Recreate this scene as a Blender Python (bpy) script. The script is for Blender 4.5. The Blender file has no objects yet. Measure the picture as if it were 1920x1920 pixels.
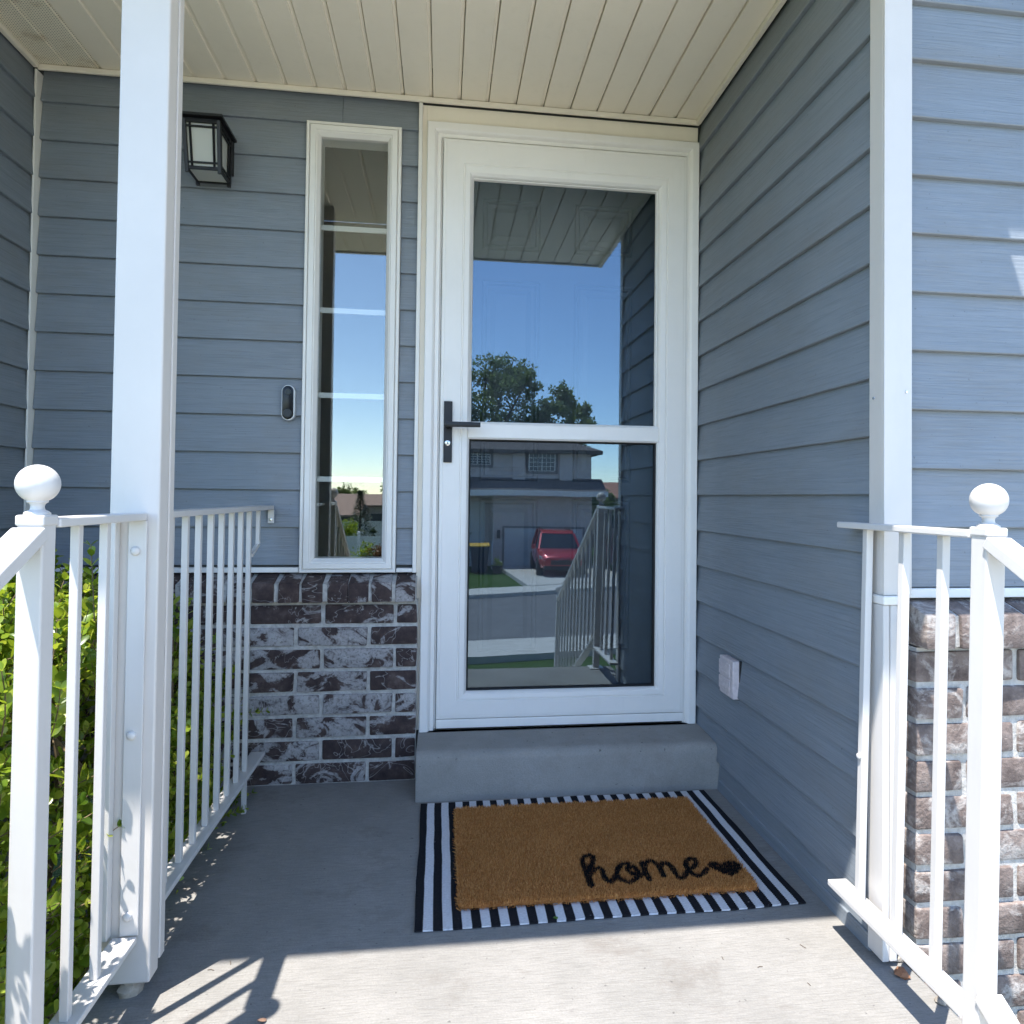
import bpy, bmesh, math, random
from mathutils import Vector, Matrix, noise

random.seed(7)
scene = bpy.context.scene
COL = scene.collection

# ------------------------------------------------------------------ camera
cam_data = bpy.data.cameras.new('camera')
cam = bpy.data.objects.new('camera', cam_data)
COL.objects.link(cam)
scene.camera = cam
CAM = Vector((-0.2302, -2.3466, 0.9518))
yaw, pitch, roll = 0.1266, 0.0188, 0.0116
fwd = Vector((math.sin(yaw) * math.cos(pitch), math.cos(yaw) * math.cos(pitch), math.sin(pitch)))
rgt = Vector((math.cos(yaw), -math.sin(yaw), 0.0))
upv = rgt.cross(fwd)
rr = math.cos(roll) * rgt + math.sin(roll) * upv
uu = -math.sin(roll) * rgt + math.cos(roll) * upv
mw = Matrix((rr, uu, -fwd)).transposed().to_4x4()
mw.translation = CAM
cam.matrix_world = mw
cam_data.sensor_fit = 'HORIZONTAL'
cam_data.sensor_width = 36.0
cam_data.lens = 1263.15 / 1920 * 36.0
cam_data.shift_x = (960 - 989.6) / 1920
cam_data.shift_y = (908.3 - 960) / 1920
cam_data.clip_start = 0.02
cam_data.clip_end = 2000

# ------------------------------------------------------------------ sky and sun
SUN = Vector((0.27, 0.28, -1.0)).normalized()      # travel direction of the light
world = bpy.data.worlds.new('World')
scene.world = world
world.use_nodes = True
wn = world.node_tree
sky = wn.nodes.new('ShaderNodeTexSky')
sky.sky_type = 'NISHITA'
sky.sun_disc = False
sky.sun_elevation = math.asin(-SUN.z)
sky.sun_rotation = math.atan2(-SUN.x, -SUN.y)
sky.air_density = 1.0
sky.dust_density = 0.12
sky.ozone_density = 1.5
sky.altitude = 1500.0
bg = wn.nodes['Background']
wn.links.new(sky.outputs[0], bg.inputs[0])
bg.inputs[1].default_value = 0.15
sun_data = bpy.data.lights.new('sun', 'SUN')
sun_data.energy = 2.9
sun_data.angle = math.radians(0.53)
sun_data.color = (1.0, 0.95, 0.88)
sun = bpy.data.objects.new('sun', sun_data)
COL.objects.link(sun)
sun.rotation_euler = SUN.to_track_quat('-Z', 'Y').to_euler()
sun.location = (-5, -6, 20)

vs = scene.view_settings
vs.view_transform = 'Standard'
vs.look = 'None'
vs.exposure = 2.05
vs.gamma = 1.0
vs.use_curve_mapping = False

scene.render.engine = 'CYCLES'
scene.cycles.max_bounces = 8
scene.cycles.diffuse_bounces = 5
scene.cycles.glossy_bounces = 5
scene.cycles.transmission_bounces = 6
scene.cycles.transparent_max_bounces = 16
scene.cycles.caustics_reflective = False
scene.cycles.caustics_refractive = False
scene.cycles.use_denoising = True


# ================================================================== node helpers
class NT:
    def __init__(self, name):
        self.m = bpy.data.materials.new(name)
        self.m.use_nodes = True
        self.t = self.m.node_tree
        self.b = self.t.nodes['Principled BSDF']
        self.out = self.t.nodes['Material Output']

    def n(self, typ, **kw):
        nd = self.t.nodes.new(typ)
        for k, v in kw.items():
            setattr(nd, k, v)
        return nd

    def l(self, a, b):
        self.t.links.new(a, b)

    def setb(self, **kw):
        names = dict(color='Base Color', rough='Roughness', metal='Metallic', spec='Specular IOR Level',
                     coat='Coat Weight', coatr='Coat Roughness', sheen='Sheen Weight')
        for k, v in kw.items():
            i = self.b.inputs[names[k]]
            if hasattr(v, 'is_output'):
                self.l(v, i)
            elif k == 'color':
                i.default_value = (*v, 1)
            else:
                i.default_value = v

    def coord(self, kind='Object', scale=(1, 1, 1), rnd=0.0):
        tc = self.n('ShaderNodeTexCoord')
        mp = self.n('ShaderNodeMapping')
        mp.inputs['Scale'].default_value = scale
        self.l(tc.outputs[kind], mp.inputs['Vector'])
        if rnd:
            oi = self.n('ShaderNodeObjectInfo')
            mu = self.n('ShaderNodeMath', operation='MULTIPLY')
            mu.inputs[1].default_value = rnd
            self.l(oi.outputs['Random'], mu.inputs[0])
            cb = self.n('ShaderNodeCombineXYZ')
            for i in range(3):
                self.l(mu.outputs[0], cb.inputs[i])
            self.l(cb.outputs[0], mp.inputs['Location'])
        return mp.outputs[0]

    def pos(self, scale=(1, 1, 1)):
        g = self.n('ShaderNodeNewGeometry')
        mp = self.n('ShaderNodeMapping')
        mp.inputs['Scale'].default_value = scale
        self.l(g.outputs['Position'], mp.inputs['Vector'])
        return mp.outputs[0]

    def noise(self, vec, scale, detail=4, rough=0.55, dist=0.0):
        nd = self.n('ShaderNodeTexNoise')
        nd.inputs['Scale'].default_value = scale
        nd.inputs['Detail'].default_value = detail
        nd.inputs['Roughness'].default_value = rough
        nd.inputs['Distortion'].default_value = dist
        self.l(vec, nd.inputs['Vector'])
        return nd.outputs[0]

    def ramp(self, fac, stops, interp='LINEAR'):
        r = self.n('ShaderNodeValToRGB')
        r.color_ramp.interpolation = interp
        e = r.color_ramp.elements
        while len(e) < len(stops):
            e.new(0.5)
        for i, (p, c) in enumerate(stops):
            e[i].position = p
            e[i].color = (*c, 1) if isinstance(c, tuple) else (c, c, c, 1)
        self.l(fac, r.inputs[0])
        return r.outputs[0]

    def mix(self, fac, a, b, mode='MIX'):
        m = self.n('ShaderNodeMix', data_type='RGBA', blend_type=mode)
        for i, v in ((0, fac), (6, a), (7, b)):
            s = m.inputs[i]
            if hasattr(v, 'is_output'):
                self.l(v, s)
            elif isinstance(v, tuple):
                s.default_value = (*v, 1)
            else:
                s.default_value = v
        return m.outputs[2]

    def math(self, op, a, b=None, c=None):
        m = self.n('ShaderNodeMath', operation=op)
        for i, v in enumerate((a, b, c)):
            if v is None:
                continue
            if hasattr(v, 'is_output'):
                self.l(v, m.inputs[i])
            else:
                m.inputs[i].default_value = v
        return m.outputs[0]

    def bump(self, h, strength, dist=0.002):
        b = self.n('ShaderNodeBump')
        b.inputs['Strength'].default_value = strength
        b.inputs['Distance'].default_value = dist
        self.l(h, b.inputs['Height'])
        self.l(b.outputs[0], self.b.inputs['Normal'])
        return b


def plain(name, col, rough=0.5, metal=0.0, var=0.0, vscale=12, bump=0.0, bscale=60, spec=0.5):
    t = NT(name)
    t.setb(rough=rough, metal=metal, spec=spec)
    if var > 0:
        v = t.pos()
        f = t.noise(v, vscale, 5, 0.6)
        dark = tuple(c * (1 - var) for c in col)
        lite = tuple(min(1, c * (1 + var)) for c in col)
        t.setb(color=t.ramp(f, [(0.3, dark), (0.7, lite)]))
    else:
        t.setb(color=col)
    if bump > 0:
        t.bump(t.noise(t.pos(), bscale, 4), bump, 0.002)
    return t.m


M = {}


def make_materials():
    # ---- lap siding, painted grey-blue fibre cement with a raised wood grain
    t = NT('siding_paint')
    v = t.coord('Object', (1.6, 1.0, 42.0), 40.0)
    g1 = t.noise(v, 3.0, 6, 0.6, 1.6)
    v2 = t.coord('Object', (3.0, 1.0, 130.0), 25.0)
    g2 = t.noise(v2, 2.0, 3, 0.5, 0.6)
    big = t.noise(t.pos(), 3.0, 4, 0.6)
    c = t.ramp(big, [(0.3, (0.178, 0.204, 0.233)), (0.7, (0.210, 0.237, 0.267))])
    c = t.mix(t.ramp(g1, [(0.42, 0.0), (0.66, 0.42)]), c, (0.246, 0.275, 0.306))
    c = t.mix(t.ramp(g2, [(0.34, 0.34), (0.50, 0.0)]), c, (0.130, 0.147, 0.166))
    spots = t.noise(t.pos(), 130.0, 2, 0.5)
    c = t.mix(t.ramp(spots, [(0.71, 0.0), (0.76, 0.5)]), c, (0.08, 0.09, 0.10))
    dirt = t.noise(t.pos((1.5, 1.5, 4.0)), 2.2, 5, 0.65)
    c = t.mix(t.ramp(dirt, [(0.48, 0.0), (0.8, 0.45)]), c, (0.192, 0.184, 0.170))
    t.setb(color=c, rough=0.55, spec=0.35)
    h = t.math('ADD', t.math('MULTIPLY', g1, 0.7), t.math('MULTIPLY', g2, 0.5))
    t.bump(h, 0.75, 0.003)
    M['siding'] = t.m

    def white(name, col, rough, dirt=0.10):
        t = NT(name)
        f = t.noise(t.pos(), 5.0, 6, 0.65)
        f2 = t.noise(t.pos((30, 30, 4)), 1.0, 4, 0.6)
        c = t.ramp(f, [(0.25, tuple(x * (1 - dirt) for x in col)), (0.7, col)])
        c = t.mix(t.ramp(f2, [(0.55, 0.0), (0.85, 0.35)]), c, tuple(x * y for x, y in zip(col, (0.86, 0.85, 0.82))))
        t.setb(color=c, rough=rough, spec=0.4)
        t.bump(t.noise(t.pos(), 90.0, 3), 0.06, 0.002)
        return t.m
    M['trim'] = white('white_vinyl_trim', (0.77, 0.745, 0.70), 0.42)
    M['cream'] = white('cream_trim', (0.86, 0.79, 0.67), 0.5)
    M['rail'] = white('white_rail_paint', (0.57, 0.55, 0.53), 0.38, 0.06)
    M['post'] = white('white_post_wrap', (0.60, 0.56, 0.52), 0.40, 0.07)
    M['door_white'] = white('white_door_enamel', (0.82, 0.79, 0.75), 0.36, 0.06)
    M['soffit'] = white('soffit_beige', (0.90, 0.82, 0.68), 0.5, 0.05)

    # ---- perforated soffit strip
    t = NT('soffit_vent')
    v = t.pos((1, 1, 0))
    sp = 0.0075
    def dots(sock):
        a = t.math('DIVIDE', sock, sp)
        a = t.math('FRACT', a)
        a = t.math('SUBTRACT', a, 0.5)
        return t.math('ABSOLUTE', a)
    sep = t.n('ShaderNodeSeparateXYZ')
    t.l(v, sep.inputs[0])
    dx, dy = dots(sep.outputs[0]), dots(sep.outputs[1])
    d = t.math('ADD', t.math('POWER', dx, 2.0), t.math('POWER', dy, 2.0))
    hole = t.math('LESS_THAN', d, 0.034)
    rust = t.noise(t.pos(), 14.0, 5, 0.6)
    base = t.mix(t.ramp(rust, [(0.52, 0.0), (0.72, 0.55)]), (0.84, 0.77, 0.62), (0.40, 0.26, 0.10))
    t.setb(color=t.mix(hole, base, (0.035, 0.028, 0.02)), rough=0.55)
    M['soffit_vent'] = t.m

    # ---- brick
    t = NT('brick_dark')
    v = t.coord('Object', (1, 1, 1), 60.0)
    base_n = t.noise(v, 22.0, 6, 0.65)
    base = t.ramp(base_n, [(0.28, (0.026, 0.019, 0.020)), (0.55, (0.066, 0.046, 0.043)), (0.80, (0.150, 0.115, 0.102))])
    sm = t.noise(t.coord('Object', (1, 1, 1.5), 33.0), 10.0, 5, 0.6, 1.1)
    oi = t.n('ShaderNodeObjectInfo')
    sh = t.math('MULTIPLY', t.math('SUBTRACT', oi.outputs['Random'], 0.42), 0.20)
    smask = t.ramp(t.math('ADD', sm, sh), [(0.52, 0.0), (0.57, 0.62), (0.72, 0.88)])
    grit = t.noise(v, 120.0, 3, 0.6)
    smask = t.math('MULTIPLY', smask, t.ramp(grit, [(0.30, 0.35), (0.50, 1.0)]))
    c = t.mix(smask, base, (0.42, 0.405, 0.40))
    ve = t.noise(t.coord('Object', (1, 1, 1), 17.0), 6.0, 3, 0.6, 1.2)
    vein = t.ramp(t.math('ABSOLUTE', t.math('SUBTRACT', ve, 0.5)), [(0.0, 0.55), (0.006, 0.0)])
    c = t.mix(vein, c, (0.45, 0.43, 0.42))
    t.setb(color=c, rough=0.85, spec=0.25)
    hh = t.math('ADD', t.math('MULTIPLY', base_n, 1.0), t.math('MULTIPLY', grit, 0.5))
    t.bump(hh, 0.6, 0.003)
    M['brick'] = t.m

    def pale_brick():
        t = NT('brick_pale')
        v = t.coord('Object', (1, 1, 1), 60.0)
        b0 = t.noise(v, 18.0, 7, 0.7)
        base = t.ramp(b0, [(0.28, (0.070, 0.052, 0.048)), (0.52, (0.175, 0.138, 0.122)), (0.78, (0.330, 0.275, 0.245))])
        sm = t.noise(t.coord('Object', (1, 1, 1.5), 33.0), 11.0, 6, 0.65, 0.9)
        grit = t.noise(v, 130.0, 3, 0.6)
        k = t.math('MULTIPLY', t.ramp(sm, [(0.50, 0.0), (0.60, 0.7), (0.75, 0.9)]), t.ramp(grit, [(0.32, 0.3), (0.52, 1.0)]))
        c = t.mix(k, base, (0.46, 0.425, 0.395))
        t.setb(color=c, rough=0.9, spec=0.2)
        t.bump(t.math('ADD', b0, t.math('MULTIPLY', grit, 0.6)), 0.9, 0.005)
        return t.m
    M['brick_pale'] = pale_brick()

    t = NT('mortar')
    f = t.noise(t.pos(), 60.0, 5, 0.6)
    t.setb(color=t.ramp(f, [(0.3, (0.34, 0.325, 0.30)), (0.7, (0.56, 0.54, 0.51))]), rough=0.95, spec=0.2)
    t.bump(t.noise(t.pos(), 160.0, 4, 0.7), 0.8, 0.004)
    M['mortar'] = t.m

    # ---- broomed concrete
    def concrete(name, a, b, broom=True, stain=0.5):
        t = NT(name)
        p = t.pos()
        f = t.noise(p, 3.0, 9, 0.72)
        c = t.ramp(f, [(0.32, a), (0.68, b)])
        fine = t.noise(p, 220.0, 3, 0.7)
        c = t.mix(t.ramp(fine, [(0.35, 0.30), (0.6, 0.0)]), c, tuple(x * 0.72 for x in a))
        st = t.noise(t.pos((1.0, 1.3, 1.0)), 3.2, 9, 0.74, 0.2)
        c = t.mix(t.ramp(st, [(0.54, 0.0), (0.70, stain)]), c, (a[0] * 0.72, a[1] * 0.64, a[2] * 0.60))
        pit = t.noise(p, 75.0, 2, 0.5)
        c = t.mix(t.ramp(pit, [(0.25, 0.7), (0.30, 0.0)]), c, tuple(x * 0.4 for x in a))
        h = t.math('MULTIPLY', fine, 0.6)
        if broom:
            br = t.noise(t.pos((22.0, 330.0, 1.0)), 1.0, 3, 0.6, 0.5)
            c = t.mix(t.ramp(br, [(0.34, 0.42), (0.56, 0.0)]), c, tuple(x * 0.68 for x in a))
            h = t.math('ADD', h, t.math('MULTIPLY', br, 1.1))
        crk = t.noise(t.pos((1, 1, 1)), 1.3, 5, 0.5, 0.6)
        t.setb(color=c, rough=0.92, spec=0.25)
        t.bump(h, 0.45, 0.003)
        return t.m
    M['concrete'] = concrete('concrete_broomed', (0.205, 0.198, 0.185), (0.288, 0.277, 0.260), True, 0.8)
    M['concrete_step'] = concrete('concrete_step', (0.23, 0.222, 0.205), (0.32, 0.308, 0.288), False, 0.35)
    M['pavement'] = concrete('pavement_concrete', (0.50, 0.465, 0.41), (0.60, 0.56, 0.50), False, 0.2)

    # ---- glass: mirror part plus clear part, mirror share rising at grazing angles
    def glass(name, r0, tint, shadow=(0.9, 0.92, 0.92)):
        t = NT(name)
        t.t.nodes.remove(t.b)
        g = t.n('ShaderNodeBsdfGlossy')
        g.inputs['Color'].default_value = (*tint, 1)
        g.inputs['Roughness'].default_value = 0.0
        tr = t.n('ShaderNodeBsdfTransparent')
        tr.inputs['Color'].default_value = (*shadow, 1)
        lw = t.n('ShaderNodeLayerWeight')
        lw.inputs['Blend'].default_value = 0.5
        f5 = t.math('POWER', lw.outputs['Facing'], 5.0)
        fac = t.math('ADD', t.math('MULTIPLY', f5, 1 - r0), r0)
        wav = t.noise(t.pos(), 1.7, 2, 0.5)
        bp = t.n('ShaderNodeBump')
        bp.inputs['Strength'].default_value = 0.05
        bp.inputs['Distance'].default_value = 0.01
        t.l(wav, bp.inputs['Height'])
        t.l(bp.outputs[0], g.inputs['Normal'])
        mx = t.n('ShaderNodeMixShader')
        t.l(fac, mx.inputs[0])
        t.l(tr.outputs[0], mx.inputs[1])
        t.l(g.outputs[0], mx.inputs[2])
        t.l(mx.outputs[0], t.out.inputs[0])
        return t.m
    M['glass_window'] = glass('window_glass', 0.125, (0.95, 1.0, 0.98))
    M['glass_door'] = glass('door_glass', 0.10, (0.64, 0.84, 1.0), (0.80, 0.82, 0.84))
    M['glass_far'] = plain('far_window_glass', (0.05, 0.07, 0.09), 0.08)

    M['black'] = plain('black_metal', (0.012, 0.012, 0.014), 0.42, 0.3, 0.2, 30, 0.1, 200)
    M['bell_face'] = plain('gloss_black', (0.006, 0.007, 0.009), 0.22, spec=0.25)
    M['bell_ring'] = plain('satin_white', (0.72, 0.74, 0.75), 0.3)
    M['bell_lens'] = plain('lens_grey', (0.022, 0.028, 0.028), 0.3, spec=0.3)
    M['chrome'] = plain('brushed_steel', (0.6, 0.6, 0.6), 0.25, 1.0)
    t = NT('frosted_glass')
    t.setb(color=(0.66, 0.67, 0.62), rough=0.45)
    t.b.inputs['Transmission Weight'].default_value = 0.35
    M['frosted'] = t.m
    M['bulb'] = plain('bulb_white', (0.8, 0.78, 0.72), 0.4)
    M['dark_door'] = plain('dark_door_paint', (0.040, 0.042, 0.048), 0.45, 0, 0.1, 4, 0.08, 120)
    M['interior'] = plain('dark_interior', (0.030, 0.032, 0.030), 0.9)
    M['sheath'] = plain('wall_sheathing', (0.10, 0.10, 0.10), 0.9)
    M['outlet'] = plain('weathered_outlet', (0.60, 0.53, 0.53), 0.6, 0, 0.14, 90, 0.2, 150)
    M['rubber'] = plain('black_rubber', (0.012, 0.012, 0.012), 0.7)

    # ---- coir mat
    t = NT('coir')
    g = t.n('ShaderNodeNewGeometry')
    f = t.noise(t.pos(), 14.0, 5, 0.6)
    c1 = t.ramp(f, [(0.3, (0.40, 0.165, 0.045)), (0.7, (0.56, 0.245, 0.070))])
    c = t.mix(0.55, c1, t.ramp(g.outputs['Random Per Island'], [(0.0, (0.20, 0.075, 0.02)), (0.55, (0.54, 0.225, 0.06)), (1.0, (0.80, 0.46, 0.18))]))
    t.setb(color=c, rough=0.9, spec=0.15)
    M['coir'] = t.m
    M['coir_black'] = plain('coir_black', (0.010, 0.009, 0.009), 0.9, 0, 0.5, 80, 0, 1, 0.1)
    M['coir_base'] = plain('coir_backing', (0.36, 0.145, 0.04), 0.95, 0, 0.3, 60, 0.6, 240)

    # ---- striped rug
    t = NT('rug_cotton')
    tc = t.n('ShaderNodeTexCoord')
    sep = t.n('ShaderNodeSeparateXYZ')
    t.l(tc.outputs['Object'], sep.inputs[0])
    wob = t.noise(t.coord('Object', (2.0, 4.0, 1)), 2.0, 3, 0.5)
    zz = t.math('PINGPONG', sep.outputs[1], 0.0032)
    x = t.math('ADD', sep.outputs[0], t.math('MULTIPLY', t.math('SUBTRACT', wob, 0.5), 0.006))
    x = t.math('ADD', x, t.math('MULTIPLY', zz, 0.6))
    fr = t.math('FRACT', t.math('DIVIDE', x, 2 * 0.9144 / 43))
    isw = t.math('GREATER_THAN', fr, 0.5)
    fib = t.noise(t.coord('Object', (140, 420, 1)), 1.0, 3, 0.6)
    wc = t.ramp(fib, [(0.3, (0.46, 0.46, 0.48)), (0.7, (0.66, 0.66, 0.68))])
    bc = t.ramp(fib, [(0.3, (0.008, 0.008, 0.010)), (0.75, (0.022, 0.022, 0.026))])
    lint = t.noise(t.coord('Object', (1, 1, 1)), 95.0, 2, 0.5)
    bc = t.mix(t.ramp(lint, [(0.74, 0.0), (0.78, 0.5)]), bc, (0.35, 0.35, 0.36))
    t.setb(color=t.mix(isw, bc, wc), rough=0.95, spec=0.1)
    wv = t.n('ShaderNodeTexWave', wave_type='BANDS', bands_direction='Y')
    wv.inputs['Scale'].default_value = 90.0
    t.l(tc.outputs['Object'], wv.inputs['Vector'])
    t.bump(t.math('ADD', wv.outputs['Fac'], fib), 0.5, 0.0015)
    M['rug'] = t.m

    # ---- leaves
    def leaf(name, stops, trans, rough=0.32, tw=0.45):
        t = NT(name)
        g = t.n('ShaderNodeNewGeometry')
        c = t.ramp(g.outputs['Random Per Island'], stops)
        t.setb(color=c, rough=rough, spec=0.5)
        tl = t.n('ShaderNodeBsdfTranslucent')
        t.l(t.mix(0.5, c, trans), tl.inputs['Color'])
        ad = t.n('ShaderNodeMixShader')
        ad.inputs[0].default_value = tw
        t.l(t.b.outputs[0], ad.inputs[1])
        t.l(tl.outputs[0], ad.inputs[2])
        t.l(ad.outputs[0], t.out.inputs[0])
        return t.m
    M['leaf'] = leaf('boxwood_leaf', [(0.0, (0.065, 0.135, 0.014)), (0.40, (0.145, 0.235, 0.020)), (0.75, (0.260, 0.345, 0.030)), (1.0, (0.42, 0.46, 0.07))], (0.52, 0.62, 0.04))
    M['leaf_far'] = leaf('tree_leaf', [(0.0, (0.07, 0.11, 0.035)), (0.6, (0.15, 0.20, 0.07)), (1.0, (0.28, 0.33, 0.14))], (0.30, 0.38, 0.10), 0.4, 0.45)
    M['leaf_red'] = leaf('red_leaf', [(0.0, (0.10, 0.045, 0.02)), (0.6, (0.20, 0.09, 0.03)), (1.0, (0.24, 0.16, 0.05))], (0.25, 0.10, 0.03), 0.5, 0.3)
    M['leaf_conifer'] = leaf('conifer_needle', [(0.0, (0.030, 0.060, 0.022)), (1.0, (0.075, 0.115, 0.045))], (0.06, 0.10, 0.03), 0.6, 0.2)
    M['leaf_dry'] = leaf('dry_leaf', [(0.0, (0.26, 0.15, 0.10)), (1.0, (0.36, 0.22, 0.15))], (0.30, 0.16, 0.08), 0.6, 0.2)
    M['leaf_fresh'] = leaf('fallen_green_leaf', [(0.0, (0.07, 0.16, 0.02)), (1.0, (0.09, 0.19, 0.03))], (0.2, 0.35, 0.03), 0.5, 0.2)
    M['twig'] = plain('twig_bark', (0.16, 0.11, 0.06), 0.8, 0, 0.3, 60)
    M['bark'] = plain('tree_bark', (0.10, 0.075, 0.055), 0.9, 0, 0.3, 12, 0.5, 20)

    # ---- ground
    t = NT('lawn')
    f = t.noise(t.pos(), 1.2, 8, 0.7)
    f2 = t.noise(t.pos(), 40.0, 4, 0.7)
    c = t.ramp(f, [(0.3, (0.040, 0.085, 0.018)), (0.7, (0.075, 0.125, 0.030))])
    t.setb(color=t.mix(t.ramp(f2, [(0.4, 0.5), (0.6, 0.0)]), c, (0.025, 0.05, 0.012)), rough=0.95, spec=0.1)
    t.bump(f2, 0.8, 0.03)
    M['lawn'] = t.m
    M['soil'] = plain('dark_soil', (0.045, 0.035, 0.026), 0.95, 0, 0.4, 20, 0.8, 40)
    M['asphalt'] = plain('asphalt', (0.14, 0.135, 0.132), 0.9, 0, 0.18, 3, 0.4, 60)
    M['stucco'] = plain('stucco_tan', (0.60, 0.52, 0.49), 0.95, 0, 0.08, 3, 0.3, 30)
    M['stucco_trim'] = plain('stucco_trim', (0.20, 0.18, 0.18), 0.9)
    M['shingle'] = plain('roof_shingle', (0.12, 0.105, 0.10), 0.95, 0, 0.35, 8, 0.5, 25)
    M['shingle_tan'] = plain('roof_shingle_tan', (0.28, 0.20, 0.16), 0.95, 0, 0.25, 8, 0.5, 25)
    M['shingle_red'] = plain('roof_shingle_red', (0.36, 0.17, 0.11), 0.95, 0, 0.25, 8, 0.5, 25)
    M['garage_white'] = plain('garage_door_white', (0.62, 0.62, 0.62), 0.6)
    M['far_white'] = plain('far_white_paint', (0.74, 0.73, 0.70), 0.6)
    M['fence'] = plain('vinyl_fence', (0.56, 0.58, 0.56), 0.6, 0, 0.06, 2)
    t = NT('car_red')
    t.setb(color=(0.42, 0.014, 0.020), rough=0.3, metal=0.2, coat=1.0, coatr=0.03)
    M['car_red'] = t.m
    t = NT('car_maroon')
    t.setb(color=(0.11, 0.010, 0.014), rough=0.3, metal=0.2, coat=1.0, coatr=0.03)
    M['car_maroon'] = t.m
    M['car_glass'] = plain('car_glass', (0.012, 0.014, 0.016), 0.03, 0, spec=0.8)
    M['car_black'] = plain('car_black_plastic', (0.015, 0.015, 0.016), 0.5)
    M['car_lamp'] = plain('car_headlamp', (0.75, 0.76, 0.78), 0.1, 0.6)
    M['bin_blue'] = plain('bin_dark_blue', (0.018, 0.030, 0.055), 0.5)
    M['bin_yellow'] = plain('bin_yellow', (0.60, 0.36, 0.05), 0.5)
    M['rust'] = plain('rusted_steel', (0.26, 0.12, 0.06), 0.85, 0, 0.4, 60, 0.6, 150)
    M['stone'] = plain('pale_stone', (0.34, 0.30, 0.25), 0.9, 0, 0.3, 60, 0.6, 90)


make_materials()


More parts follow.
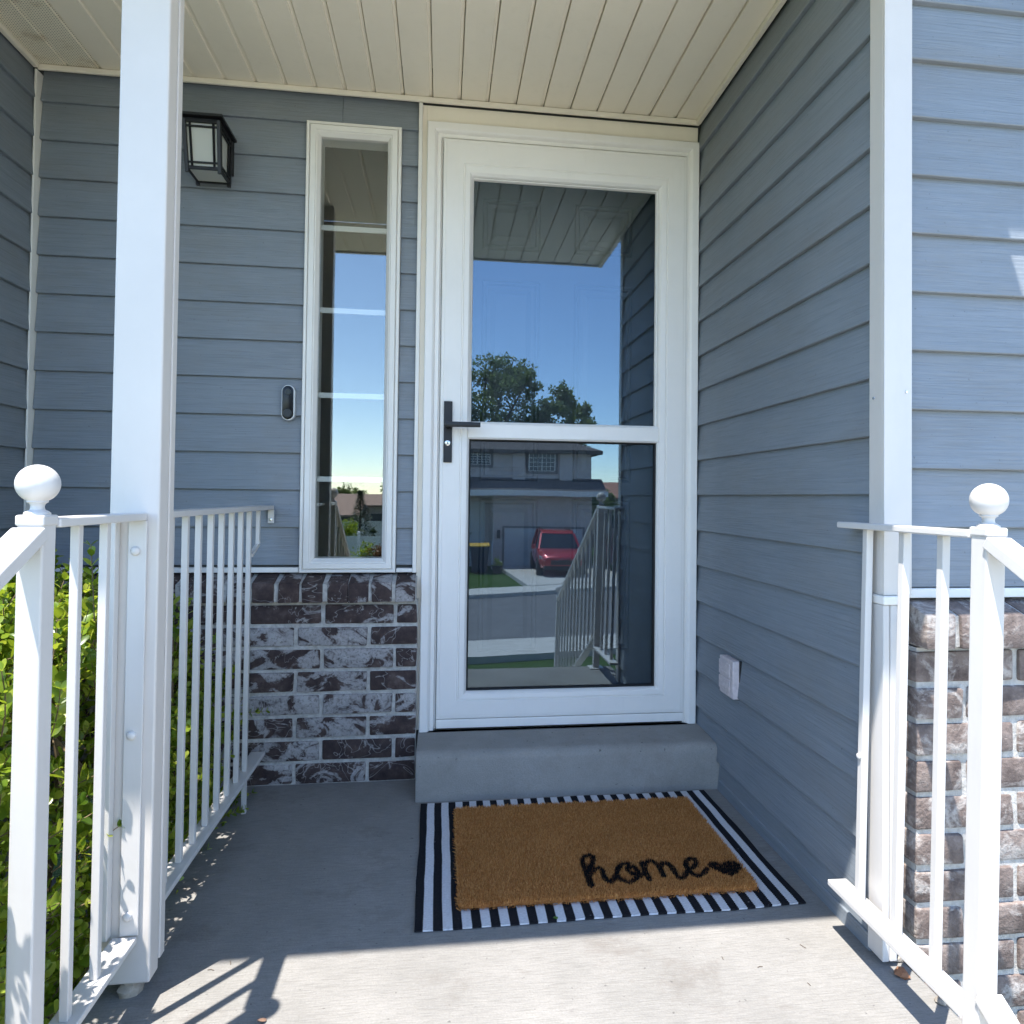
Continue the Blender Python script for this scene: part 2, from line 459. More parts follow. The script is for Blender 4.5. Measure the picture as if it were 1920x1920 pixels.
# ================================================================== mesh helpers
class MB:
    def __init__(self):
        self.v, self.f = [], []

    def add(self, vs_, fs_):
        o = len(self.v)
        self.v += [tuple(a) for a in vs_]
        self.f += [tuple(i + o for i in f) for f in fs_]
        return self

    def box(self, x0, x1, y0, y1, z0, z1):
        v = [(x, y, z) for x in (x0, x1) for y in (y0, y1) for z in (z0, z1)]
        return self.add(v, [(0, 1, 3, 2), (4, 6, 7, 5), (0, 4, 5, 1), (2, 3, 7, 6), (0, 2, 6, 4), (1, 5, 7, 3)])

    def prism(self, poly, axis, a, b):
        # extrude a 2D polygon along axis ('x','y','z') from a to b
        n = len(poly)
        def P(p, t):
            return {'x': (t, p[0], p[1]), 'y': (p[0], t, p[1]), 'z': (p[0], p[1], t)}[axis]
        v = [P(p, a) for p in poly] + [P(p, b) for p in poly]
        f = [tuple(range(n))[::-1], tuple(range(n, 2 * n))]
        f += [(i, (i + 1) % n, n + (i + 1) % n, n + i) for i in range(n)]
        return self.add(v, f)

    def bar(self, p, q, w, h, up=Vector((0, 0, 1))):
        # rectangular bar from p to q, w across, h along up
        p, q = Vector(p), Vector(q)
        d = (q - p).normalized()
        s = d.cross(up).normalized()
        u = s.cross(d).normalized()
        v = []
        for e in (p, q):
            for a, b in ((-1, -1), (1, -1), (1, 1), (-1, 1)):
                v.append(e + s * (a * w / 2) + u * (b * h / 2))
        return self.add(v, [(0, 3, 2, 1), (4, 5, 6, 7), (0, 1, 5, 4), (1, 2, 6, 5), (2, 3, 7, 6), (3, 0, 4, 7)])

    def lathe(self, prof, c=(0, 0, 0), n=24, axis='z'):
        v, f = [], []
        for r, t in prof:
            for i in range(n):
                a = 2 * math.pi * i / n
                x, y = r * math.cos(a), r * math.sin(a)
                if axis == 'z':
                    v.append((c[0] + x, c[1] + y, c[2] + t))
                elif axis == 'y':
                    v.append((c[0] + x, c[1] + t, c[2] + y))
                else:
                    v.append((c[0] + t, c[1] + x, c[2] + y))
        for k in range(len(prof) - 1):
            for i in range(n):
                j = (i + 1) % n
                f.append((k * n + i, k * n + j, (k + 1) * n + j, (k + 1) * n + i))
        f.append(tuple(range(n))[::-1])
        f.append(tuple(range((len(prof) - 1) * n, len(prof) * n)))
        return self.add(v, f)

    def tube(self, pts, r, n=8, r2=None):
        pts = [Vector(p) for p in pts]
        m = len(pts)
        rings = []
        for k, p in enumerate(pts):
            d = (pts[min(k + 1, m - 1)] - pts[max(k - 1, 0)]).normalized()
            a = d.orthogonal().normalized() if abs(d.z) > 0.95 else d.cross(Vector((0, 0, 1))).normalized()
            b = d.cross(a).normalized()
            rr_ = r + ((r2 if r2 is not None else r) - r) * k / max(1, m - 1)
            rings.append([p + (a * math.cos(2 * math.pi * i / n) + b * math.sin(2 * math.pi * i / n)) * rr_ for i in range(n)])
        v = [q for ring in rings for q in ring]
        f = [(k * n + i, k * n + (i + 1) % n, (k + 1) * n + (i + 1) % n, (k + 1) * n + i) for k in range(m - 1) for i in range(n)]
        f += [tuple(range(n))[::-1], tuple(range((m - 1) * n, m * n))]
        return self.add(v, f)

    def ring(self, x0, x1, z0, z1, prof):
        # mitred picture frame in the xz plane; prof = [(inset, y), ...] from outside in
        v, f = [], []
        for ins, y in prof:
            v += [(x0 + ins, y, z0 + ins), (x1 - ins, y, z0 + ins), (x1 - ins, y, z1 - ins), (x0 + ins, y, z1 - ins)]
        for k in range(len(prof) - 1):
            for i in range(4):
                j = (i + 1) % 4
                f.append((k * 4 + i, k * 4 + j, k * 4 + 4 + j, k * 4 + 4 + i))
        return self.add(v, f)

    def mesh(self, name, bevel=0.0, seg=2, smooth=None, clean=True):
        bm = bmesh.new()
        vv = [bm.verts.new(p) for p in self.v]
        for fc in self.f:
            try:
                bm.faces.new([vv[i] for i in fc])
            except ValueError:
                pass
        if clean:
            bmesh.ops.recalc_face_normals(bm, faces=bm.faces)
        if bevel > 0:
            ed = [e for e in bm.edges if len(e.link_faces) == 2 and e.calc_face_angle(0) > 0.5]
            bmesh.ops.bevel(bm, geom=ed, offset=bevel, segments=seg, affect='EDGES', profile=0.5, clamp_overlap=True)
        me = bpy.data.meshes.new(name)
        bm.to_mesh(me)
        bm.free()
        if smooth is not None:
            me.polygons.foreach_set('use_smooth', [True] * len(me.polygons))
            me.set_sharp_from_angle(angle=math.radians(smooth))
        return me

    def build(self, name, mat, parent=None, bevel=0.0, seg=2, smooth=None, loc=None, rot=None):
        return link(name, self.mesh(name, bevel, seg, smooth), mat, parent, loc, rot)


def link(name, me, mat=None, parent=None, loc=None, rot=None):
    o = bpy.data.objects.new(name, me)
    COL.objects.link(o)
    if mat is not None:
        m = M[mat] if isinstance(mat, str) else mat
        if not me.materials:
            me.materials.append(m)
    if parent is not None:
        o.parent = parent
    if loc is not None:
        o.location = loc
    if rot is not None:
        o.rotation_euler = rot
    return o


def fastmesh(name, verts, faces):
    me = bpy.data.meshes.new(name)
    me.from_pydata(verts, [], faces)
    me.update()
    return me


def tag(o, label, cat=None, group=None, kind=None):
    o['label'] = label
    if cat:
        o['category'] = cat
    if group:
        o['group'] = group
    if kind:
        o['kind'] = kind
    return o


def thing(name, label, cat, loc=(0, 0, 0), rot=None, group=None):
    o = bpy.data.objects.new(name, None)
    COL.objects.link(o)
    o.location = loc
    if rot:
        o.rotation_euler = rot
    tag(o, label, cat, group, 'thing')
    return o


def struct(o, label):
    o['label'] = label
    o['kind'] = 'structure'
    return o


# ================================================================== ground and street
EXP = 0.125                       # lap of the siding
Z0 = 2.3408                       # course lines: Z0 - EXP*k
SOF = 2.328                       # underside of the soffit


def ground_z(x, y):
    if y > -1.2:
        return -0.30
    if y > -2.7:
        return -0.30 - 0.39 * (-1.2 - y) / 1.5
    if y > -10.4:
        return -0.69 - 1.50 * (-2.7 - y) / 7.7
    if y > -19:
        return -2.215
    return -2.215 - 0.11 * min(1, (-19 - y) / 9)


def build_ground():
    xs = [-300, -120, -60, -30, -15, -8, -5, -3, -1.5, 0, 1.5, 3, 5, 8, 15, 30, 60, 120, 300]
    ys = [300, 60, 5, 0, -1.2, -1.7, -2.2, -2.7, -4, -6, -8, -10.4, -12, -15, -19, -22, -25, -28, -34, -60, -150, -400]
    v = [(x, y, ground_z(x, y)) for y in ys for x in xs]
    n = len(xs)
    f = [(j * n + i, (j + 1) * n + i, (j + 1) * n + i + 1, j * n + i + 1) for j in range(len(ys) - 1) for i in range(n - 1)]
    struct(link('ground', fastmesh('ground', v, f), 'lawn'), 'green lawn falling away from the porch to the street')

    def sheet(name, poly, dz, mat, label, lo=None):
        # poly in xy, laid over the ground
        vv = [(x, y, ground_z(x, y) + dz) for x, y in poly]
        vv += [(x, y, ground_z(x, y) + dz - 0.16) for x, y in poly]
        k = len(poly)
        ff = [tuple(range(k))] + [(i, i + k, (i + 1) % k + k, (i + 1) % k) for i in range(k)]
        o = link(name, fastmesh(name, vv, ff), mat)
        return struct(o, label)
    sheet('road', [(-60, -7), (-20, -9.5), (0, -11.8), (8, -13.2), (40, -16), (40, -24), (8, -21.4), (0, -18.2), (-20, -17.6), (-60, -17)], 0.010, 'asphalt', 'grey asphalt street across the front of the lots')
    sheet('sidewalk', [(-20, -8.0), (0, -10.4), (8, -11.9), (8, -13.2), (0, -11.8), (-20, -9.5)], 0.13, 'pavement', 'pale concrete pavement along the near side of the street')
    sheet('sidewalk', [(-20, -17.6), (0, -18.2), (8, -21.4), (8, -22.8), (0, -19.7), (-20, -19.1)], 0.13, 'pavement', 'pale concrete pavement along the far side of the street')
    sheet('driveway', [(2.75, -20.7), (7.2, -22.4), (6.6, -28.6), (2.35, -28.6)], 0.15, 'pavement', 'pale concrete driveway under the red car')
    sheet('walkway', [(-0.95, -2.28), (1.38, -2.28), (2.2, -5.6), (-0.95, -5.6)], 0.04, 'pavement', 'concrete front walk at the foot of the porch steps, widened for bounce light')  # made wide where unseen, to throw more sunlight up at the soffit
    sheet('driveway', [(1.12, -1.25), (9, -1.25), (9, -10.6), (3.35, -10.6), (2.1, -5.0)], 0.05, 'pavement', 'unseen pale concrete driveway added in front of the garage for bounce light')  # added out of view; returns warm sunlight to the porch soffit
    m = MB().prism([(-1.55, -0.02), (-0.875, -0.02), (-0.875, -2.3), (-1.55, -2.3), (-3.2, -2.3), (-3.2, -1.02), (-1.55, -1.02)], 'z', -0.75, -0.27)
    struct(m.build('planting_bed', 'soil'), 'dark soil bed under the green hedge shrub')


build_ground()


# ================================================================== porch slab and steps
def build_porch():
    m = MB().box(-0.868, 0.735, -1.40, 0.06, -0.75, 0.0)
    o = m.build('porch_floor', 'concrete', None, 0.008, 2)
    struct(o, 'broomed grey concrete porch floor, sunlit at the front')
    # door step: rounded nose, worn corners
    pr = [(0.02, 0.0), (-0.213, 0.0), (-0.213, 0.122), (-0.207, 0.137), (-0.195, 0.146), (-0.178, 0.150), (0.02, 0.152)]
    xs = [-0.299 + (0.706 + 0.299) * i / 24 for i in range(25)]
    v, f = [], []
    k = len(pr)
    for i, x in enumerate(xs):
        for j, (y, z) in enumerate(pr):
            w = 0.0025 * noise.noise(Vector((x * 9, y * 20, z * 20 + 4)))
            dz = -0.010 if (i == 24 and z > 0.1 and y < -0.1) else 0
            v.append((x, y + w, max(0.0, z + w * 0.7 + dz) if z > 0 else 0.0))
    for i in range(24):
        for j in range(k - 1):
            f.append((i * k + j, i * k + j + 1, (i + 1) * k + j + 1, (i + 1) * k + j))
    f += [tuple(range(k))[::-1], tuple(24 * k + j for j in range(k))]
    me = fastmesh('door_step', v, f)
    me.polygons.foreach_set('use_smooth', [True] * len(me.polygons))
    me.set_sharp_from_angle(angle=math.radians(50))
    struct(link('door_step', me, 'concrete_step'), 'low grey concrete step in front of the white door')
    for k in range(1, 4):
        zt = -0.1725 * k
        y1 = -1.40 - 0.29 * (k - 1)
        m = MB().box(-0.838, 0.735, y1 - 0.29, y1 - 0.003, -0.95, zt)
        struct(m.build('stair_tread', 'pavement', None, 0.008, 2), ['', 'upper', 'middle', 'lowest'][k] + ' concrete stair tread below the porch floor')


build_porch()


# ================================================================== siding walls
_board_cache = {}


def board_mesh(L, top=None):
    key = (round(L, 3), top)
    if key not in _board_cache:
        h = 0.152 if top is None else top
        # out is -y; profile (y, z), long along x with a few cuts
        pr = [(-0.0230, 0.0018), (-0.0212, 0.0), (-0.009, 0.0), (0.0, h), (-0.0075, h)]
        n = 7
        v, f = [], []
        for i in range(n):
            x = L * i / (n - 1)
            for y, z in pr:
                v.append((x, y, z))
        k = len(pr)
        for i in range(n - 1):
            for j in range(k):
                f.append((i * k + j, i * k + (j + 1) % k, (i + 1) * k + (j + 1) % k, (i + 1) * k + j))
        f += [tuple(range(k)), tuple((n - 1) * k + j for j in range(k))[::-1]]
        b = MB().add(v, f)
        me = b.mesh('siding_board')
        me.materials.append(M['siding'])
        _board_cache[key] = me
    return _board_cache[key]


def board(parent, x, y, z, L, rz=0.0, top=None):
    jz = random.uniform(-0.0009, 0.0009)
    o = link('siding_board', board_mesh(L, top), None, parent, (x, y, z + jz), (random.uniform(-0.0012, 0.0012), random.uniform(-0.0007, 0.0007), rz))
    return o


def build_walls():
    # ---- entry wall (back of the porch): sheathing with openings for window and door
    m = MB()
    Y0, Y1 = 0.0125, 0.10
    m.box(-1.60, -0.690, Y0, Y1, 0.60, 2.45)
    m.box(-0.690, -0.392, Y0, Y1, 2.205, 2.45)
    m.box(-0.392, -0.262, Y0, Y1, 0.0, 2.45)
    m.box(-0.262, 0.655, Y0, Y1, 2.205, 2.45)
    m.box(-1.60, -0.392, Y0, Y1, 0.0, 0.70 - 0.012)
    m.box(0.655, 0.78, Y0, Y1, 0.0, 2.45)
    w = m.build('entry_wall', 'sheath')
    struct(w, 'grey-blue lap sided wall beside the front door')
    for k in range(1, 14):
        z = Z0 - EXP * k
        if k == 1:
            board(w, -1.534, 0.0125, z, 0.949, 0, 0.105)
            board(w, -0.5835, 0.0125, z, 0.2575, 0, 0.105)
        else:
            board(w, -1.534, 0.0125, z, 0.834)
            board(w, -0.382, 0.0125, z, 0.056)
    # white starter strips under the siding, corner bead
    MB().box(-1.534, -0.702, -0.016, 0.012, 0.691, 0.708).build('starter_strip', 'trim', w, 0.002)
    MB().box(-0.381, -0.327, -0.016, 0.012, 0.691, 0.705).build('starter_strip', 'trim', w, 0.002)
    MB().box(-1.5425, -1.5360, -0.032, 0.012, 0.69, 2.306).build('corner_bead', 'trim', w, 0.002)
    # brick base
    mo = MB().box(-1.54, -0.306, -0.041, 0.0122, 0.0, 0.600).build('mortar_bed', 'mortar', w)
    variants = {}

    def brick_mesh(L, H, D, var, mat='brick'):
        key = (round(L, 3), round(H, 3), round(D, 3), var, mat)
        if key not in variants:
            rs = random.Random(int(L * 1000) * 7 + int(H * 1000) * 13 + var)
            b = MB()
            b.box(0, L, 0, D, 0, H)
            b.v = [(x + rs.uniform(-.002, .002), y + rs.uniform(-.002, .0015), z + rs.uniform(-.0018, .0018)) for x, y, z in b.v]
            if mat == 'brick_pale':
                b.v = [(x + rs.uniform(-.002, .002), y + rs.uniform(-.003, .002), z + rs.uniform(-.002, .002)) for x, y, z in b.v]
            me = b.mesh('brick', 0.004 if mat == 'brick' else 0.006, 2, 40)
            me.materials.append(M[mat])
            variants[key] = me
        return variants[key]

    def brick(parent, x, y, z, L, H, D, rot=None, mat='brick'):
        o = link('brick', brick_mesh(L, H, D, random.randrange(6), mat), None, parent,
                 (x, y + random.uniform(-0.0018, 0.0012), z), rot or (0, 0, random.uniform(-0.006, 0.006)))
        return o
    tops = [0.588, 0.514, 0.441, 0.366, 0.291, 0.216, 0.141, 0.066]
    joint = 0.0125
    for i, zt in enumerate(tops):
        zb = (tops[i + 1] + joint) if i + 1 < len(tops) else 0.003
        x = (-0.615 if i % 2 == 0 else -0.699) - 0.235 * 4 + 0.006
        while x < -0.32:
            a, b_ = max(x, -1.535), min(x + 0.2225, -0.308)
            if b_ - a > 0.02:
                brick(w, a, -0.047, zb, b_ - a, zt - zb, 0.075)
            x += 0.235
    # rowlock sill course
    row_mesh = []
    for q in range(5):
        rs = random.Random(q + 50)
        b = MB().prism([(-0.078, 0.600), (0.012, 0.600), (0.012, 0.689), (-0.078, 0.663)], 'x', 0, 0.0645)
        b.v = [(x + rs.uniform(-.002, .002), y + rs.uniform(-.002, .001), z + rs.uniform(-.002, .001)) for x, y, z in b.v]
        me = b.mesh('brick', 0.004, 2, 40)
        me.materials.append(M['brick'])
        row_mesh.append(me)
    x = -0.308 - 0.0645
    while x > -1.53:
        link('brick', random.choice(row_mesh), None, w, (x, random.uniform(-.002, .002), random.uniform(-.0015, .001)), (0, random.uniform(-.012, .012), 0))
        x -= 0.0765
    MB().prism([(-0.071, 0.603), (0.012, 0.603), (0.012, 0.684), (-0.071, 0.659)], 'x', -1.535, -0.310).build('mortar_bed', 'mortar', w)

    # ---- side wall of the garage (right)
    XR = 0.700
    m = MB().box(XR, 0.78, -1.0, 0.0123, -0.05, 2.45)
    w2 = struct(m.build('garage_side_wall', 'sheath'), 'grey-blue lap sided wall at the right of the door')
    for k in range(1, 20):
        z = Z0 - EXP * k
        if z < -0.04:
            continue
        L = 1.004
        if k == 1:
            board(w2, XR, -0.003, z, L, -math.pi / 2, 0.105)
        else:
            board(w2, XR, -0.003, z, L, -math.pi / 2)
    MB().box(0.6795, 0.700, -1.003, -0.225, -0.004, 0.035).build('base_board', 'siding', w2, 0.003)
    # outside corner boards
    m = MB()
    m.box(0.678, 0.741, -1.056, -1.050, 0.757, 2.45)
    m.box(0.678, 0.684, -1.0499, -1.006, 0.757, 2.45)
    m.build('corner_trim', 'post', w2, 0.0015)
    MB().box(0.672, 0.722, -1.064, -1.006, 0.738, 0.7565).build('corner_cap', 'trim', w2, 0.003)
    MB().box(0.674, 0.6885, -1.060, -1.010, 0.012, 0.7375).build('corner_trim', 'rail', w2, 0.002)
    MB().box(0.690, 0.706, -1.060, -1.010, 0.012, 0.7375).build('corner_trim', 'rail', w2, 0.002)
    # nail heads on the corner boards
    for px, py, pz in ((0.728, -1.0565, 1.18), (0.6775, -1.022, 1.17)):
        m = MB().lathe([(0.0035, 0.0), (0.003, 0.0012)], (0, 0, 0), 10, 'y' if px > 0.7 else 'x')
        m.v = [(px - (v[0] if px < 0.7 else -v[0]), py - v[1], pz + v[2]) for v in m.v]
        m.build('nail_head', 'chrome', w2)

    # ---- front wall of the garage
    YF = -1.020
    m = MB().box(0.7402, 3.0, YF, -0.90, -0.75, 2.60)
    w3 = struct(m.build('garage_front_wall', 'sheath'), 'grey-blue sided garage front above a sunlit brick base')
    zb = 0.772
    for k in range(0, 15):
        board(w3, 0.7412, YF, zb + EXP * k, 1.6)
    MB().box(0.7412, 2.3, -1.048, YF - 0.0002, 0.750, 0.770).build('starter_strip', 'trim', w3, 0.002)
    MB().box(0.7465, 2.3, -1.062, YF - 0.0003, -0.74, 0.650).build('mortar_bed', 'mortar', w3)
    zt = 0.642
    i = 0
    while zt > -0.7:
        z1 = zt
        z0 = zt - 0.0625
        x = 0.7415
        first = 0.2225 if i % 2 == 0 else 0.105
        L = first
        while x < 1.35:
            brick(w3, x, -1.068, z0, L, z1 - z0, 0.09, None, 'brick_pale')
            x += L + 0.0125
            L = 0.2225
        zt -= 0.0750
        i += 1
    row2 = []
    for q in range(5):
        rs = random.Random(q + 90)
        b = MB().prism([(-1.099, 0.654), (-1.024, 0.654), (-1.024, 0.748), (-1.099, 0.722)], 'x', 0, 0.0645)
        b.v = [(x + rs.uniform(-.002, .002), y + rs.uniform(-.002, .001), z + rs.uniform(-.002, .001)) for x, y, z in b.v]
        me = b.mesh('brick', 0.004, 2, 40)
        me.materials.append(M['brick_pale'])
        row2.append(me)
    x = 0.7425
    while x < 1.35:
        link('brick', random.choice(row2), None, w3, (x, random.uniform(-.002, .002), 0), (0, 0, 0))
        x += 0.0765
    MB().prism([(-1.092, 0.657), (-1.0235, 0.657), (-1.0235, 0.744), (-1.092, 0.719)], 'x', 0.745, 2.3).build('mortar_bed', 'mortar', w3)

    # ---- left house wall facing the porch
    m = MB().box(-1.70, -1.5605, -1.0, 0.0, -0.3, 2.45)
    w4 = struct(m.build('house_side_wall', 'sheath'), 'shaded grey-blue lap sided wall at the left edge')
    for k in range(0, 20):
        z = Z0 - EXP * k - 0.004
        if k == 0:
            continue
        board(w4, -1.5605, -0.995, z, 0.975, math.pi / 2, 0.105 if k == 1 else None)
    m = MB().box(-5.0, -1.70, -1.0, -0.9, -0.75, 2.45)
    struct(m.build('house_front_wall', 'siding'), 'grey-blue house front beyond the left wall')


build_walls()


# ================================================================== porch roof and soffit
def build_roof():
    body = MB()
    body.box(-1.383, 0.690, -1.526, -1.003, 2.345, 2.47)
    body.box(-1.69, 0.775, -1.0029, 0.095, 2.452, 2.50)
    s = struct(body.build('soffit', 'soffit'), 'cream grooved soffit ceiling over the porch')
    # boards between grooves; each a shallow pan with a recessed lap
    pitch_x = 0.0968
    g0 = -0.279
    k = -13
    cache = {}

    def strip(x0, x1, y0, y1, mat='soffit'):
        key = (round(x1 - x0, 3), round(y1 - y0, 3), mat)
        if key not in cache:
            wd, ln = x1 - x0, y1 - y0
            pr = [(0.0, 0.010), (0.0005, 0.0), (wd - 0.0135, 0.0), (wd - 0.0115, 0.0045), (wd - 0.003, 0.0058), (wd - 0.0015, 0.010)]
            b = MB().prism(pr, 'y', 0, ln)
            me = b.mesh('soffit_board')
            me.materials.append(M[mat])
            cache[key] = me
        link('soffit_board', cache[key], None, s, (x0, y0, SOF + random.uniform(-0.0006, 0.0006)))
    while True:
        x0 = g0 + pitch_x * k
        x1 = x0 + pitch_x
        if x0 > 0.675:
            break
        mat = 'soffit_vent' if -13 <= k <= -12 else 'soffit'
        a, b_ = max(x0, -1.545), min(x1, 0.684)
        yfront = -1.511 if x0 > -1.40 else -1.0
        if b_ - a > 0.03:
            strip(a, b_, yfront, -0.010, mat)
        k += 1
    # channels where soffit meets the walls
    MB().box(-1.538, 0.679, -0.026, -0.0165, 2.3085, 2.3262).build('soffit_channel', 'cream', s, 0.002)
    MB().box(0.6655, 0.6815, -1.511, -0.0265, 2.3085, 2.3262).build('soffit_channel', 'cream', s, 0.002)
    MB().box(-1.545, -1.530, -1.0, -0.0305, 2.3085, 2.3262).build('soffit_channel', 'cream', s, 0.002)
    # fascia and gutter
    MB().box(-1.385, 0.692, -1.545, -1.5265, 2.322, 2.49).build('fascia', 'trim', s, 0.002)
    MB().box(-1.403, -1.3852, -1.545, -1.004, 2.322, 2.49).build('fascia', 'trim', s, 0.002)
    MB().box(0.6922, 0.6960, -1.545, -1.058, 2.322, 2.49).build('fascia', 'trim', s, 0.002)
    # shingled slope above and eave of the garage
    m = MB()
    m.add([(-1.41, -1.551, 2.491), (0.694, -1.551, 2.491), (0.694, 3.5, 4.6), (-1.41, 3.5, 4.6), (-1.41, -1.551, 2.505), (0.694, -1.551, 2.505), (0.694, 3.5, 4.62), (-1.41, 3.5, 4.62)],
          [(0, 3, 2, 1), (4, 5, 6, 7), (0, 1, 5, 4), (1, 2, 6, 5), (2, 3, 7, 6), (3, 0, 4, 7)])
    struct(m.build('porch_roof', 'shingle'), 'dark shingled porch roof above the soffit')
    m = MB()
    m.add([(0.6975, -1.310, 2.50), (4.0, -1.310, 2.50), (4.0, 3.5, 4.5), (0.6975, 3.5, 4.5), (0.6975, -1.310, 2.68), (4.0, -1.310, 2.68), (4.0, 3.5, 4.7), (0.6975, 3.5, 4.7)],
          [(0, 3, 2, 1), (4, 5, 6, 7), (0, 1, 5, 4), (1, 2, 6, 5), (2, 3, 7, 6), (3, 0, 4, 7)])
    struct(m.build('garage_roof', 'shingle'), 'dark shingled garage roof above the right wall')
    m = MB()
    m.add([(-6.0, -1.0, 2.46), (-1.56, -1.0, 2.46), (-1.56, 3.5, 4.4), (-6.0, 3.5, 4.4), (-6.0, -1.0, 2.60), (-1.56, -1.0, 2.60), (-1.56, 3.5, 4.6), (-6.0, 3.5, 4.6)],
          [(0, 3, 2, 1), (4, 5, 6, 7), (0, 1, 5, 4), (1, 2, 6, 5), (2, 3, 7, 6), (3, 0, 4, 7)])
    struct(m.build('house_roof', 'shingle'), 'dark shingled house roof beyond the left wall')


build_roof()


# ================================================================== front door
def build_door():
    # casing around the storm door
    c = thing('door_casing', 'white moulded casing around the storm door', 'door frame', (0, 0, 0))
    MB().box(-0.3265, -0.3135, -0.020, 0.012, 0.690, 2.3075).build('edge_strip', 'trim', c, 0.0015)
    m = MB()
    m.box(-0.3133, -0.2975, -0.006, 0.012, 0.6005, 2.3075)
    m.box(-0.2973, 0.6795, -0.006, 0.012, 2.2435, 2.3075)
    m.box(-0.3133, -0.2975, -0.006, 0.012, 0.153, 0.6003)
    m.build('flat_casing', 'cream', c, 0.001)
    m = MB().ring(-0.2970, 0.6780, 0.10, 2.2430, [(0.0, 0.012), (0.0, -0.026), (0.003, -0.030), (0.026, -0.030), (0.031, -0.026), (0.034, -0.021), (0.036, -0.016), (0.048, -0.015), (0.0495, -0.004), (0.0545, -0.004), (0.0545, 0.06)])
    # open the ring at the sill
    m.v = [(x, y, max(z, 0.153)) for x, y, z in m.v]
    m.build('brick_mould', 'door_white', c)
    m = MB()
    m.box(-0.262, -0.2435, 0.061, 0.15, 0.153, 2.19)
    m.box(0.6365, 0.655, 0.061, 0.15, 0.153, 2.19)
    m.box(-0.262, 0.655, 0.061, 0.15, 2.1905, 2.205)
    m.build('jamb', 'trim', c)
    MB().box(-0.262, 0.655, -0.012, 0.16, 0.1525, 0.1565).build('threshold', 'chrome', c)

    d = thing('storm_door', 'white full-view storm door with two large glass panes', 'door', (0, 0, 0.158))
    x0, x1, z0, z1 = -0.2407, 0.6334, 0.0, 2.031
    gx0, gx1 = -0.139, 0.529
    top_g = 2.063 - 0.158
    bot_g = 0.284 - 0.158
    mid0, mid1 = 1.150 - 0.158, 1.207 - 0.158
    F = -0.026
    # stiles and rails, mitred at the top; raised inner bead
    m = MB()
    prof = [(0.0, 0.018), (0.0, F + 0.004), (0.003, F), (0.010, F), (0.0115, F - 0.002), (0.068, F - 0.002), (0.0705, F + 0.002), (0.0735, F + 0.002), (0.076, F - 0.003), (0.092, F - 0.001), (0.0985, F + 0.006), (0.1012, F + 0.012), (0.1012, 0.012)]
    outer = [(x0, z0 + 0.035), (x1, z0 + 0.035), (x1, z1), (x0, z1)]
    inner = [(gx0, bot_g), (gx1, bot_g), (gx1, top_g), (gx0, top_g)]
    v, f = [], []
    tot = 0.1012
    for ins, y in prof:
        t = ins / tot
        for (ox, oz), (ix, iz) in zip(outer, inner):
            v.append((ox + (ix - ox) * t, y, oz + (iz - oz) * t))
    for k in range(len(prof) - 1):
        for i in range(4):
            j = (i + 1) % 4
            f.append((k * 4 + i, k * 4 + j, k * 4 + 4 + j, k * 4 + 4 + i))
    m.add(v, f)
    m.build('door_frame', 'door_white', d)
    # back skin of the frame
    m = MB()
    m.box(x0 + 0.001, gx0 - 0.001, 0.0121, 0.018, 0.035, z1)
    m.box(gx1 + 0.001, x1 - 0.001, 0.0121, 0.018, 0.035, z1)
    m.box(gx0, gx1, 0.0121, 0.018, 0.035, bot_g - 0.001)
    m.box(gx0, gx1, 0.0121, 0.018, top_g + 0.001, z1)
    m.build('back_skin', 'door_white', d)
    MB().box(x0, x1, F - 0.001, 0.018, 0.004, 0.0335).build('kick_strip', 'door_white', d, 0.003)
    MB().box(x0 + 0.004, x1 - 0.004, F + 0.008, 0.010, -0.002, 0.0038).build('door_sweep', 'rubber', d)
    # middle rail
    MB().prism([(F - 0.001, mid0 + 0.006), (F - 0.001, mid1 - 0.006), (F + 0.005, mid1), (0.012, mid1), (0.012, mid0), (F + 0.005, mid0)], 'x', gx0 - 0.004, gx1 + 0.004).build('middle_rail', 'door_white', d)
    # glass and retainers
    for a, b_ in ((mid1, top_g), (bot_g, mid0)):
        MB().box(gx0, gx1, 0.003, 0.006, a, b_).build('glass_pane', 'glass_door', d)
        m = MB().ring(gx0 - 0.0005, gx1 + 0.0005, a - 0.0005, b_ + 0.0005, [(0.0, -0.010), (0.004, -0.008), (0.0065, 0.002)])
        m.build('glass_retainer', 'rubber' if a < 0.5 else 'door_white', d)
    # handle set
    h = MB().box(-0.2275, -0.1985, F - 0.012, F - 0.0025, 1.067 - 0.158, 1.276 - 0.158).build('handle_plate', 'black', d, 0.002)
    lv = MB()
    lv.lathe([(0.0125, 0.0), (0.0125, -0.010), (0.009, -0.012), (0.009, -0.042)], (-0.213, F - 0.012, 1.193 - 0.158), 20, 'y')
    lv.prism([(-0.222, -0.0085), (-0.205, -0.0095), (-0.105, -0.0085), (-0.105, 0.0075), (-0.130, 0.0080), (-0.222, 0.0085)], 'y', F - 0.066, F - 0.052)
    lv.v = [(x, y, z + 1.193 - 0.158) if i >= 80 else (x, y, z) for i, (x, y, z) in enumerate(lv.v)]
    lv.build('lever', 'black', h, 0.002, 2, 40)
    MB().lathe([(0.0095, 0.0), (0.0095, -0.003), (0.0075, -0.004)], (-0.2135, F - 0.012, 1.133 - 0.158), 20, 'y').build('key_cylinder', 'chrome', h, 0, 1, 30)
    MB().box(-0.2147, -0.2123, F - 0.0166, F - 0.0160, 1.1285 - 0.158, 1.1375 - 0.158).build('key_slot', 'black', h)

    # ---- dark six-panel entry door behind the glass
    e = thing('entry_door', 'dark six-panel entry door behind the storm door glass', 'door', (0, 0.085, 0.158))
    m = MB().box(-0.2425, 0.6355, 0.0, 0.04, 0.0, 2.031)
    m.build('door_slab', 'dark_door', e)
